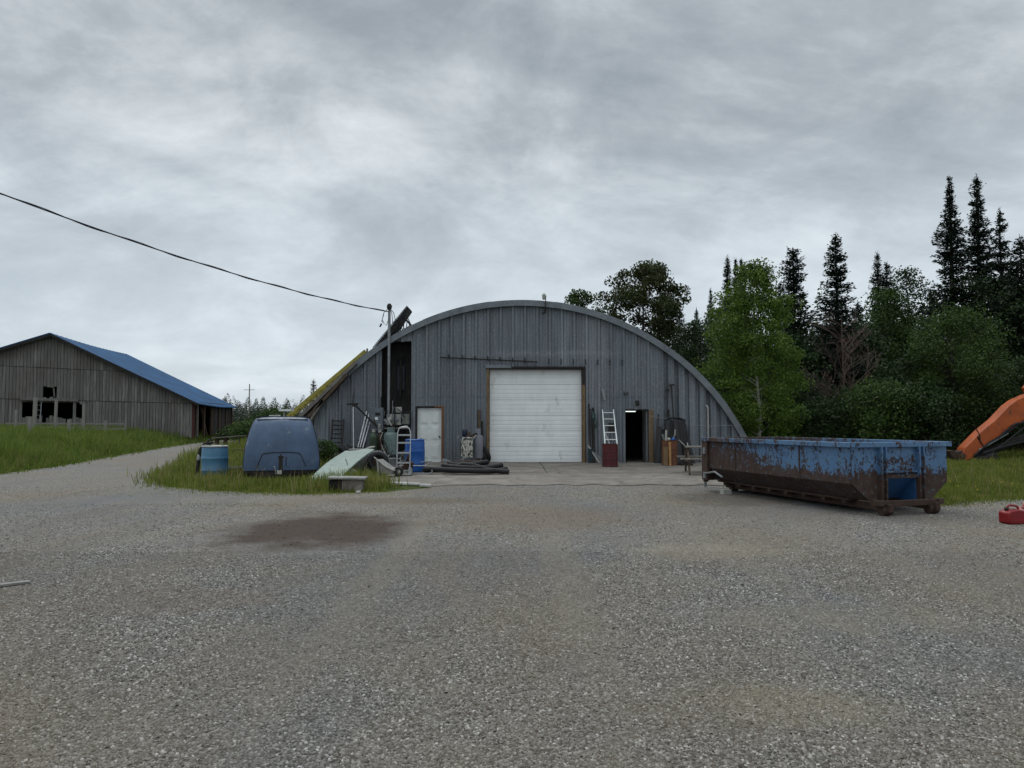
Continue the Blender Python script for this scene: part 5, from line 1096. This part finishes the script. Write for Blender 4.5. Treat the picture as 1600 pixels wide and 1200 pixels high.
# ================================================================ BARN
bw = Vector((-30.1, 48, .35)); bu = Vector((.94, .342, 0)); bv = Vector((-.2, .98, 0))
barn = T('old_barn', 'weathered grey board barn with a long blue metal roof', 'barn', bw)
def bz(s_): return 7.07-.35-(.502*s_ if s_ > 0 else .39*-s_)
S0, S1, BL = -12.0, 8.5, 15.5
def sx(px): k = (px-800)/FPX; return (k*bw.y-bw.x)/(bu.x-k*bu.y)
def zpx(py, s_): return Zp(py, bw.y+bu.y*s_)-bw.z
ops = [(sx(65), sx(88), zpx(620, 0), zpx(601, 0)), (sx(35), sx(114), zpx(650, -.5), zpx(625, -.5)), (sx(119), sx(132), zpx(651, 2), zpx(631, 2))]
def planks(m, s0, s1, zf, za, zb, fn, w_=.21, ops=(), rz_=None, gap=.02, jag=0):
    s = s0
    while s < s1:
        e = min(s+w_-gap, s1); mid = (s+e)/2; A, B = za(mid) if callable(za) else za, zb
        t0, t1 = (B(s), B(e)) if callable(B) else (B, B); A += rnd.uniform(-jag, 0) if jag else 0
        if jag: A = A+rnd.uniform(0, jag)
        o_ = rnd.uniform(0, .03); sp_l = [(A, None)]
        cur = A; segs = []
        for o in sorted([o for o in ops if o[0] < mid < o[1]], key=lambda q: q[2]):
            if o[3] <= cur: continue
            if o[2] > cur and rnd.random() > .15: segs.append((cur, min(o[2]+rnd.uniform(-.25, .12), min(t0, t1)), None))
            cur = o[3]+rnd.uniform(-.22, .10)
        if cur < min(t0, t1): segs.append((cur, None, None))
        for a, b_, _ in segs:
            u0, u1 = (t0, t1) if b_ is None else (b_, b_)
            if min(u0, u1) <= a: continue
            v = [fn(s, a, -o_), fn(e, a, -o_), fn(e, u1, -o_), fn(s, u0, -o_), fn(s, a, .03-o_), fn(e, a, .03-o_), fn(e, u1, .03-o_), fn(s, u0, .03-o_)]
            m.add(v, [(0, 1, 2, 3), (5, 4, 7, 6), (0, 4, 5, 1), (1, 5, 6, 2), (2, 6, 7, 3), (3, 7, 4, 0)])
        s += w_
nb = Vector((bu.y, -bu.x, 0))     # outward (towards the camera)
fg = lambda s, z, o: bu*s+Vector((0, 0, z))+nb*(-o)
seam2 = lambda s: 2.52-.02*s; seam1 = lambda s: 4.60-.03*s
m = MB(); planks(m, S0, S1, None, lambda s: .0, lambda s: min(seam2(s)-.03, bz(s)), fg, .19, ops, gap=.022, jag=.08)
planks(m, S0, S1, None, lambda s: seam2(s), lambda s: min(seam1(s)-.02, bz(s)), lambda s, z, o: fg(s, z, o-.035), .19, ops, gap=.018, jag=.0)
planks(m, S0, S1, None, lambda s: seam1(s), lambda s: bz(s), lambda s, z, o: fg(s, z, o-.07), .19, (), gap=.018)
m.build('gable_wall', 'barn', barn)
m = MB()
for s_ in (-11.5, -6.5, 2.9, 5.4, 8.2): m.bar(bu*s_+Vector((0, 0, 0))-nb*.15, bu*s_+Vector((0, 0, bz(s_)-.1))-nb*.15, .16, .16)
m.bar(bu*S0+Vector((0, 0, 2.45))-nb*.15, bu*S1+Vector((0, 0, 2.4))-nb*.15, .16, .18); m.build('frame_timbers', 'plankbr', barn)
m = MB(); s_a, s_b = ops[1][0]-.1, ops[1][1]+.3; m.bar(bu*s_a+Vector((0, 0, ops[1][3]+.06))+nb*.12, bu*s_b+Vector((0, 0, ops[1][3]+.0))+nb*.12, .12, .16); m.build('opening_beam', 'barn', barn)
m = MB()
m.bar(bu*(ops[0][1]-.12)+Vector((0, 0, ops[0][2]))-nb*.05, bu*(ops[0][1]-.2)+Vector((0, 0, ops[0][3]))-nb*.05, .08, .05); m.build('broken_mullion', 'plank', barn)
# roof planes
def roofpl(sa, sb, za_, zb_, name, mat):
    m = MB(); th = .07; a, b_ = bu*sa+Vector((0, 0, za_)), bu*sb+Vector((0, 0, zb_)); n_ = 14
    vs = []; nv = 40
    for j in range(nv+1):
        o = bv*(-.5+(BL+.8)*j/nv); lift = .025*(j % 2)
        for i in range(n_+1):
            p = a.lerp(b_, i/n_)+o+Vector((0, 0, lift-.05*math.sin(math.pi*i/n_)*(.5 if sb > 0 else 0)-.10*math.sin(math.pi*j/nv))); vs.append(p)
    K = n_+1; N0 = len(vs); vs += [v-Vector((0, 0, th)) for v in vs]
    fs = []
    for j in range(nv):
        for i in range(n_): k = j*K+i; fs += [(k, k+1, k+K+1, k+K), (k+N0, k+K+N0, k+K+1+N0, k+1+N0)]
    for i in range(n_): fs += [(i, i+N0, i+1+N0, i+1), (nv*K+i, nv*K+i+1, nv*K+i+1+N0, nv*K+i+N0)]
    for j in range(nv): fs += [(j*K, (j+1)*K, (j+1)*K+N0, j*K+N0), (j*K+n_, j*K+n_+N0, (j+1)*K+n_+N0, (j+1)*K+n_)]
    return m.add(vs, fs).build(name, mat, barn)
roofpl(0, S1+.45, bz(0)+.14, bz(S1+.45)+.12, 'roof', 'blueroof'); roofpl(0, S0-.5, bz(0)+.14, bz(S0-.5)+.12, 'roof', 'blueroof')
m = MB()
for sa, sb in ((0, S1+.45), (0, S0-.5)): m.bar(bu*sa+Vector((0, 0, bz(sa)+.0))+nb*.5, bu*sb+Vector((0, 0, bz(sb)+.0))+nb*.5, .06, .16)
m.build('barge_board', 'dark', barn)
fs_ = lambda s, z, o: bu*S1+bv*s+Vector((0, 0, z))+bu*(-o)
zE = bz(S1)-.02
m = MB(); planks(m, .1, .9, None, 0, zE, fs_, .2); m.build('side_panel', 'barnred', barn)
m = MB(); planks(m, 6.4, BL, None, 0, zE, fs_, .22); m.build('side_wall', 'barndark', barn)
for s_ in (1.3, 3.6, 6.3, 9.4, 12.5, BL): MB().bar(bu*(S1+.06)+bv*s_, bu*(S1+.06)+bv*s_+Vector((0, 0, zE)), .14, .14).build('side_post', 'plank' if s_ < 2 else 'plankbr', barn)
MB().bar(bu*(S1-.1)+bv*5.6, bu*(S1-.3)+bv*4.2+Vector((0, 0, 2.2)), .1, .12).build('knee_brace', 'plankbr', barn)
m = MB(); m.bar(bu*(S1+.02)+bv*.0+Vector((0, 0, zE)), bu*(S1+.02)+bv*BL+Vector((0, 0, zE)), .12, .14); m.build('eave_beam', 'plankbr', barn)
m = MB(); o = bv*(BL-.1); m.add([bu*S0+o, bu*S1+o, bu*S1+o+Vector((0, 0, bz(S1))), o+Vector((0, 0, bz(0))), bu*S0+o+Vector((0, 0, bz(S0)))], [(0, 1, 2, 3, 4)]); m.add([bu*S0, bu*S0+o, bu*S0+o+Vector((0, 0, bz(S0))), bu*S0+Vector((0, 0, bz(S0)))], [(0, 1, 2, 3)]); m.add([bu*(S1-4)+bv*.5, bu*(S1-4)+o, bu*(S1-4)+o+Vector((0, 0, 4)), bu*(S1-4)+bv*.5+Vector((0, 0, 4))], [(0, 1, 2, 3)]); m.build('rear_wall', 'barndark', barn)
# ladder in the barn opening and paddock rails
lp = bw+bu*(sx(61))+nb*.5
ladder('pale_ladder', 'short pale ladder leaning in the dark opening of the old barn', 'ladder', lp, lp-nb*.35+Vector((0, 0, 2.3)), .34, bu, 'steel', .04, 7)
fposts = [((46, 690), 651, .19), ((53, 684), 621, .20), ((86, 682), 625, .16), ((108, 686), 655, .16), ((131, 684), 631, .15), ((165, 680), 657, .14), ((196, 678), 664, .12), ((25, 686), 640, .12)]
look = ['thickest short fence post nearest the barn opening', 'tall leaning post left of the barn opening', 'tall post under the loft window of the barn', 'short grey post right of the barn opening', 'thin tall post by the little barn window', 'stubby grey post right of the little barn window', 'farthest right short paddock post in the grass', 'thin dark post at the left of the paddock rails']
fy = [34, 41, 43, 38, 41, 42, 44, 40]
for (b0, top, w_), lb, y_ in zip(fposts, look, fy):
    x_ = Xp(b0[0], y_); z0 = float(hgt(x_, y_)); o = MB().bar((0, 0, -.1), (rnd.uniform(-.06, .08), 0, Zp(top, y_)-z0), w_*.8, w_*.7).build('fence_post', 'postgrey', loc=(x_, y_, z0)); tagp(o, lb, 'post', 'paddock posts before the barn')
for i, (a, b_, h0, h1) in enumerate(((-1, 6, 1.02, .98), (0, 5, .80, .78), (3, 6, .66, .70), (-1, 3, .62, .66))):
    pa = Vector((Xp(10 if a < 0 else fposts[a][0][0], 41), 41, h0+.35)); pb = Vector((Xp(fposts[b_][0][0], 43), 43, h1+.35))
    o = MB().bar((0, 0, 0), pb-pa, .04, .09).build('fence_rail', 'postgrey', loc=pa); tagp(o, ('topmost long rail of the paddock fence before the barn', 'lower long rail of the paddock fence before the barn', 'short middle rail at the right of the paddock fence', 'low rail at the left end of the paddock fence')[i], 'rail')
# distant utility pole
uy = 95; t = T('utility_pole', 'thin distant utility pole with a crossarm right of the barn', 'utility pole', (Xp(389, uy), uy, 0))
MB().tube([(0, 0, 0), (0, 0, Zp(600, uy))], [.11, .06], 8).build('pole', 'plank', t); MB().bb(-.7, .7, -.04, .04, Zp(609.5, uy), Zp(608.8, uy)).build('crossarm', 'plank', t)
# ================================================================ TREES
TR = np.random.default_rng(21)
def conifer_mesh(H, Rm, seed, crown0=.08, pw=.75, dens=1.0, droop=.22, tilt=.15, mat='fir', thin=0):
    g = np.random.default_rng(seed); C = []; D = []; Ln = []; Wd = []
    z = H*crown0; br = MB(); step = .30
    while z < H-.25:
        t = (z/H-crown0)/(1-crown0); r = Rm*(1-t)**pw*(.82+.18*math.sin(t*23+seed))+.03
        nb_ = int((6+g.integers(0, 3))*dens); a0 = g.random()*6.28
        for k in range(nb_):
            if g.random() < .10+thin: continue
            a = a0+6.28*k/nb_+g.normal(0, .18); L_ = r*g.uniform(.62, 1.12); z0 = z+g.uniform(-.14, .14)
            dr = droop*(1-t)-.25*t; 
            n_ = max(6, int(L_*40*dens**.5)); s = np.linspace(.08, 1, n_)+g.normal(0, .02, n_)
            rad = np.stack([np.cos(a)*np.ones(n_), np.sin(a)*np.ones(n_)], 1)
            lat = g.uniform(-1, 1, n_)*L_*.30*(1.1-s)+g.normal(0, .04, n_)
            pos = np.stack([rad[:, 0]*L_*s-rad[:, 1]*lat, rad[:, 1]*L_*s+rad[:, 0]*lat, z0-dr*L_*s+.16*L_*s**3+g.normal(0, .04, n_)], 1)
            for rep in range(2):
                dirr = np.stack([rad[:, 0]+g.normal(0, .38, n_), rad[:, 1]+g.normal(0, .38, n_), -dr+g.normal(-.05, .2, n_)], 1)
                C.append(pos+g.normal(0, .05, (n_, 3))); D.append(dirr); Ln.append(g.uniform(.16, .30, n_)*(1-.5*t)); Wd.append(g.uniform(.05, .085, n_))
            if t < .85 and k % 2 == 0: br.tube([(0, 0, z0), (math.cos(a)*L_*.8, math.sin(a)*L_*.8, z0-dr*L_*.7)], [.02+.02*(1-t), .008], 3)
        z += step*(.75+.5*g.random())*(1.15-.45*t)
    # leader
    n_ = 16; C.append(np.stack([g.normal(0, .04, n_), g.normal(0, .04, n_), np.linspace(H-.6, H, n_)], 1)); D.append(np.stack([g.normal(0, .4, n_), g.normal(0, .4, n_), np.ones(n_)], 1)); Ln.append(np.full(n_, .22)); Wd.append(np.full(n_, .05))
    C = np.concatenate(C); D = np.concatenate(D); Nn = g.normal(0, 1, C.shape)*np.array([.5, .5, 1]); Nn += 1e-3
    V, F = quads(C, D, Nn, np.concatenate(Ln), np.concatenate(Wd))
    tk = MB().tube([(0, 0, -.3), (0, 0, H*.5), (.02, 0, H-.1)], [H*.013+.03, H*.008+.02, .012], 8); tk.add(br.v, br.f)
    return V, F, tk, mat
def plant_conifer(name, label, x, y, spec, group=None, sc=1.0):
    V, F, tk, mat = spec; t = T(name, label, 'tree', (x, y, float(hgt(x, y))), rnd.uniform(0, 6), group)
    npmesh('crown', V, F, mat, t); tk.build('trunk', 'bark', t, smooth=True); t.scale = (sc, sc, sc); return t

def leafy_mesh(H, W, seed, crown0=.12, n_cl=150, per=70, leaf=.085, mat='greenleaf', shape='ovoid', trunk='bark', lean=(0, 0), cs=.30, gap=.0, top=1.0, tr=.018, shell=.45):
    g = np.random.default_rng(seed); Cc = []
    while len(Cc) < n_cl:
        t = g.random(); a = g.random()*6.283
        if shape == 'ovoid': rr = np.interp(t, [0, .12, .35, .6, .85, 1], [.45, .85, 1, .88, .5, .12])
        elif shape == 'cone': rr = np.interp(t, [0, .1, .3, .6, .85, 1], [.55, .88, 1, .84, .52, .16])
        elif shape == 'round': rr = np.interp(t, [0, .15, .45, .75, .92, 1], [.35, .75, 1, .95, .6, .25])
        else: rr = 1
        rr *= W/2*(.80+.20*math.sin(a*3+seed)+.14*math.sin(t*17+a*2+seed*1.7)+.10*math.sin(t*31+a*5))
        if g.random() > rr/(W/2)+.25: continue
        q = (shell+(1-shell)*g.random()**.6); Cc.append((rr*q*math.cos(a)+lean[0]*t, rr*q*math.sin(a)+lean[1]*t, H*(crown0+(1-crown0)*t*top)))
    Cc = np.array(Cc)
    if gap: Cc = Cc[(np.sin(Cc[:, 0]*2.1+seed)+np.sin(Cc[:, 2]*1.7+seed*2)+np.sin(Cc[:, 1]*1.9)) > -gap]
    tk = MB(); zt = H*(crown0+(1-crown0)*.85)
    pts = [(0, 0, -.2), (lean[0]*.1+.03*W, 0, H*.25), (lean[0]*.4-.02*W, .02, H*.55), (lean[0]*.8, lean[1]*.8, zt)]
    tk.tube(pts, [H*tr, H*tr*.72, H*tr*.45, .015], 8)
    for c in Cc[::(4 if trunk == 'birchbark' else 2)]:
        if trunk == 'birchbark' and c[1] < -.2: continue
        z0 = max(H*.12, c[2]-.55*math.hypot(c[0], c[1])-.2); f = z0/H; s_ = Vector((np.interp(z0, [p[2] for p in pts], [p[0] for p in pts]), 0, z0)); e = Vector(c); mid = s_.lerp(e, .5)+Vector((0, 0, -.06*H*.2))
        tk.tube([s_, mid, e], [(H*.004*(1-f)+.012)*(.55 if trunk == 'birchbark' else 1), .009, .004], 4)
    if trunk == 'birchbark': Cc = Cc[~((np.abs(Cc[:, 0]-.05) < .25) & (Cc[:, 1] < -.3) & (Cc[:, 2] < H*.6) & (g.random(len(Cc)) < .55))]
    n = len(Cc)*per; idx = np.repeat(np.arange(len(Cc)), per); sz = g.uniform(.6, 1.3, len(Cc))[idx]
    off = g.normal(0, 1, (n, 3)); nn_ = np.linalg.norm(off, axis=1, keepdims=True); off = off/nn_*np.minimum(nn_, 1.75)*cs*np.array([1, 1, .72])*sz[:, None]
    C = Cc[idx]+off; D = g.normal(0, 1, (n, 3))+np.array([0, 0, -.35]); Nn = g.normal(0, .7, (n, 3))+np.array([0, 0, .8])
    if trunk == 'birchbark':
        kk = ~((np.abs(C[:, 0]-.05+.03*np.sin(C[:, 2]*3)) < .12) & (C[:, 1] < 0) & (C[:, 2] < H*.6) & (np.sin(C[:, 2]*4.3+1)+.4*np.sin(C[:, 2]*11) > -.1)); C, D, Nn = C[kk], D[kk], Nn[kk]; n = len(C)
    V, F = quads(C, D, Nn, leaf*g.uniform(.7, 1.35, n), leaf*g.uniform(.5, .95, n)); return V, F, tk, mat, trunk
def plant_leafy(name, label, x, y, spec, cat='tree', group=None, sc=1.0):
    V, F, tk, mat, tb = spec; t = T(name, label, cat, (x, y, float(hgt(x, y))), 0, group)
    npmesh('crown' if cat == 'tree' else 'foliage', V, F, mat, t); tk.build('trunk' if cat == 'tree' else 'stems', tb, t, smooth=True); t.scale = (sc,)*3; return t
def top(px, py, y): return Xp(px, y), Zp(py, y)-float(hgt(Xp(px, y), y))
# ---- the birch beside the workshop
x, h = top(1183, 412, 27.9)
plant_leafy('birch_tree', 'big bright green birch with white trunk beside the workshop', x, 27.9, leafy_mesh(h, 4.25, 5, .10, 330, 125, .09, 'birchleaf', 'cone', 'birchbark', (-.02, 0), .24, tr=.011, shell=.25))
# ---- tall conifers (px of top, py of top, distance, half width m, look)
con = [(1140, 399, 60, 1.9, 'fir', .9, 'distant slim dark spire just above the left shoulder of the birch'),
       (1153, 403, 62, 1.6, 'fir', .9, 'distant spire in the middle of the trio behind the birch top'),
       (1162, 403, 64, 1.6, 'fir', .9, 'distant spire touching the birch crown, right one of the trio'),
       (1113, 450, 66, 1.6, 'fir', .9, 'small lone spire left of the trio behind the birch'),
       (1090, 481, 66, 1.6, 'fir', .9, 'lowest small spire above the right slope of the workshop roof'),
       (1064, 483, 60, 1.9, 'spruce', .7, 'dark spruce rising behind the workshop roof right of the bronze tree'),
       (1244, 388, 36, 1.25, 'fir', .45, 'blunt-topped dark columnar fir right of the birch'),
       (1312, 364, 35, 2.0, 'fir', .8, 'broad pointed dark fir standing above the bare tree'),
       (1377, 393, 46, .9, 'spruce', .5, 'very thin spire with a small tuft left of the tall firs'),
       (1391, 409, 44, 1.7, 'spruce', .6, 'narrow green-tipped spruce right of the thin spire'),
       (1494, 275, 37, 2.35, 'fir', .98, 'very tall dense dark fir, left one of the two tallest'),
       (1537, 272, 38, 2.1, 'fir', .85, 'very tall ragged fir, right one of the two tallest'),
       (1572, 325, 35, 2.4, 'spruce', .95, 'tall open spruce just right of the two tallest firs'),
       (1604, 366, 33, 2.6, 'spruce', .9, 'wide dark spruce cut off by the right edge'),
       (1640, 330, 36, 2.3, 'fir', .8, 'dark fir standing outside the right edge'),
       (1460, 452, 41, 1.7, 'spruce', .6, 'shorter dark spruce tucked left of the tall dense fir'),
       (1222, 440, 44, 1.6, 'spruce', .6, 'dark spruce half hidden behind the right side of the birch'),
       (1345, 470, 42, 1.6, 'spruce', .7, 'short spruce between the broad fir and the thin spire')]
for i, (px, py, y, r, mt, pw, lb) in enumerate(con):
    x, h = top(px, py, y); plant_conifer('fir_tree' if mt == 'fir' else 'spruce_tree', lb, x, y, conifer_mesh(h, r*1.22, 100+i, .05 if y < 50 else .1, pw, 1.35 if mt == 'fir' else 1.2, .32 if mt == 'fir' else .22, mat=mt, thin=.10 if px in (1537, 1572) else 0), 'conifers of the woods on the right')
x, h = top(489, 592, 80); plant_conifer('spruce_tree', 'small lone spruce on the skyline left of the workshop roof', x, 80, conifer_mesh(h, 1.0, 77, .3, .7, .9, .2, mat='spruce', thin=.15))
# ---- broadleaf trees
x, h = top(1008, 412, 44)
plant_leafy('maple_tree', 'round bronze-green broadleaf tree rising behind the workshop roof', x, 44, leafy_mesh(h, 5.6, 31, .50, 190, 130, .15, 'mapleleaf', 'round', 'bark', (0, 0), .30, 1.3, tr=.016, shell=.4))
x, h = top(908, 457, 46)
plant_leafy('ash_tree', 'small green treetop peeking over the crown of the workshop roof', x, 46, leafy_mesh(h, 3.0, 33, .55, 90, 120, .14, 'greenleaf', 'round', 'bark', (0, 0), .26, .9, shell=.4))
bl = [(1040, 500, 50, 6, 'darkleaf', 'dark leafy tree low behind the right roof slope'), (1095, 505, 48, 5, 'darkleaf', 'dark leafy tree filling the gap left of the birch'),
      (1425, 425, 42, 4.4, 'darkleaf', 'rounded dark broadleaf crown left of the tallest firs'), (1388, 455, 40, 3.6, 'greenleaf', 'green leafy tree in front of the narrow spruce'),
      (1290, 520, 38, 4.5, 'darkleaf', 'dark leafy tree behind the bare reddish tree'), (1235, 520, 36, 4, 'darkleaf', 'dark leafy tree right behind the birch'),
      (1345, 515, 37, 4.2, 'darkleaf', 'dark leafy tree right of the bare reddish tree'), (1545, 430, 36, 5, 'darkleaf', 'dark leafy tree under the two tallest firs'),
      (1610, 450, 33, 5, 'darkleaf', 'dark leafy tree at the right edge behind the excavator arm'), (1160, 520, 40, 4, 'darkleaf', 'dark leafy tree behind the left of the birch')]
for i, (px, py, y, w_, mt, lb) in enumerate(bl):
    x, h = top(px, py, y); plant_leafy('broadleaf_tree', lb, x, y, leafy_mesh(h, w_, 50+i, .06, 190, 75, .14, mt, ('ovoid', 'round')[i % 2], 'bark', (0, 0), .36, shell=.35), group='broadleaf trees in the woods')
x, h = top(1492, 487, 28)
plant_leafy('willow_tree', 'bushy mid-green tree in front of the tallest firs', x, 28, leafy_mesh(h, 4.0, 71, .12, 250, 90, .09, 'greenleaf', 'round', 'bark', (0, 0), .27, shell=.35))
# ---- bushes
bs = [(1370, 600, 27, 3.0, 'greenleaf', 'round green bush above the middle of the skip'), (1290, 625, 28, 2.6, 'darkleaf', 'dark bush under the bare reddish tree'),
      (1420, 560, 29, 3.2, 'darkleaf', 'dark green bush left of the bushy mid-green tree'), (1225, 640, 29, 2.4, 'darkleaf', 'low dark bush right of the birch trunk'),
      (1330, 610, 30, 3.0, 'darkleaf', 'dark bush between the bare tree and the round green bush'), (1450, 600, 27, 3.0, 'darkleaf', 'low dark bush below the bushy mid-green tree'),
      (1560, 590, 29, 4.2, 'darkleaf', 'dark bush behind the orange excavator arm'), (1615, 560, 29, 4, 'darkleaf', 'dark bush at the right edge over the excavator arm'),
      (1250, 590, 31, 3.2, 'darkleaf', 'taller dark bush behind the right side of the birch'), (1520, 640, 30.5, 3.0, 'darkleaf', 'low dark bush at the lawn edge above the lawn')]
for i, (px, py, y, w_, mt, lb) in enumerate(bs):
    x, h = top(px, py, y); plant_leafy('bush', lb, x, y, leafy_mesh(h, w_, 90+i, .02, 120, 80, .10, mt, 'round', 'bark', (0, 0), .27, tr=.01, shell=.3), 'bush', 'bushes at the edge of the woods')
# ---- bare reddish tree
x, h = top(1318, 480, 30); t = T('bare_tree', 'bare reddish leafless tree in the middle of the woods edge', 'tree', (x, 30, 0))
g_ = random.Random(8); m = MB(); tw = MB()
def limb(p, d, L_, r_, lv):
    q = p+d*L_*.5+Vector((g_.gauss(0, .06), g_.gauss(0, .06), .02))*L_; e = p+d*L_
    (m if lv < 2 else tw).tube([p, q, e], [r_, r_*.8, r_*.55], 5 if lv < 2 else 3)
    if lv >= 4: return
    for k in range(g_.choice((3, 4)) if lv < 3 else 3):
        s_ = g_.uniform(.3, 1); nd = (d+Vector((g_.gauss(0, .5), g_.gauss(0, .5), g_.gauss(.1, .25)))).normalized(); limb(p.lerp(e, s_), nd, L_*g_.uniform(.45, .75), max(r_*.6, .0045), lv+1)
m.tube([(0, 0, -.1), (.05, 0, h*.5), (0, 0, h*.95)], [.06, .035, .012], 6)
for k in range(22):
    z_ = h*(.08+.038*k); a = g_.random()*6.28; limb(Vector((0, 0, z_)), Vector((math.cos(a), math.sin(a)*.7, g_.uniform(.5, 1.2))).normalized(), (2.1-.07*k), .016, 1)
m.build('trunk', 'deadwood', t); tw.build('twigs', 'deadwood', t)
# ---- bushes on the left behind trailer and road
lb_ = [(392, 661, 52, 3.5, 'greenleaf', 'leafy bush between the barn and the blue trailer'), (430, 640, 60, 2.6, 'greenleaf', 'yellow-green bush just left of the yellow ladder foot'),
       (372, 672, 58, 3.0, 'darkleaf', 'low dark bush at the right end of the barn'), (455, 655, 44, 3.5, 'darkleaf', 'dark bush behind the right shoulder of the trailer'),
       (410, 648, 70, 4, 'darkleaf', 'farther dark bush above the trailer'), (508, 690, 24.6, .9, 'greenleaf', 'weedy shrub growing between trailer and workshop wall')]
for i, (px, py, y, w_, mt, lb) in enumerate(lb_):
    x, h = top(px, py, y); plant_leafy('bush', lb, x, y, leafy_mesh(h, w_, 130+i, .02, 110 if i < 5 else 40, 80, .12 if i < 5 else .06, mt, 'round', 'bark', (0, 0), .35 if i < 5 else .12, tr=.01, shell=.3), 'bush', 'bushes left of the workshop')
# ---- far woods: one mass
def far_wood(name, label, n, x0, x1, y0, y1, h0, h1, seed, w0=1.2, mat='farwood', con_p=.55, m_=95, ls=1.0):
    g = np.random.default_rng(seed); C = []; D = []; L_ = []; W_ = []
    for k in range(n):
        x, y = g.uniform(x0, x1), g.uniform(y0, y1); H = g.uniform(h0, h1)*(1.0 if g.random() < .8 or m_ > 200 else 1.3); t = g.random(m_)**.8; z0 = float(hgt(x, y))
        if g.random() < con_p: r = w0*(1-t)**.8*1.0+.1
        else: r = w0*1.5*np.sqrt(np.clip(1-(2*t-1)**2, 0.02, 1)); H *= .75
        a = g.random(m_)*6.28; q = g.random(m_)**.4
        C.append(np.stack([x+r*q*np.cos(a), y+r*q*np.sin(a), z0+H*(.02+.98*t)], 1)); D.append(np.stack([np.cos(a), np.sin(a), g.normal(-.2, .5, m_)], 1)); L_.append(ls*g.uniform(.8, 1.6, m_)*(1.15-t*.85)*H/8); W_.append(ls*g.uniform(.35, .7, m_)*(1.15-t*.8)*H/8)
    C = np.concatenate(C); D = np.concatenate(D); V, F = quads(C, D, g.normal(0, 1, C.shape)+np.array([0, -1.2, 0]), np.concatenate(L_), np.concatenate(W_))
    tagp(npmesh(name, V, F, mat), label, 'woods', kind='stuff')
far_wood('far_treeline', 'low dark treeline along the left horizon', 1300, -210, -10, 160, 220, 4.0, 5.9, 5, 1.9, m_=170, ls=.75)
far_wood('deep_woods', 'dense dark woods filling in behind the trees on the right', 520, 12, 66, 42, 76, 6.6, 9.8, 6, 1.5, 'darkleaf', .6, m_=420, ls=.36)
far_wood('woods_undergrowth', 'dark undergrowth closing the foot of the woods', 330, 10.5, 50, 31, 44, 1.6, 3.6, 8, .9, 'darkleaf', .2, m_=220, ls=.6)
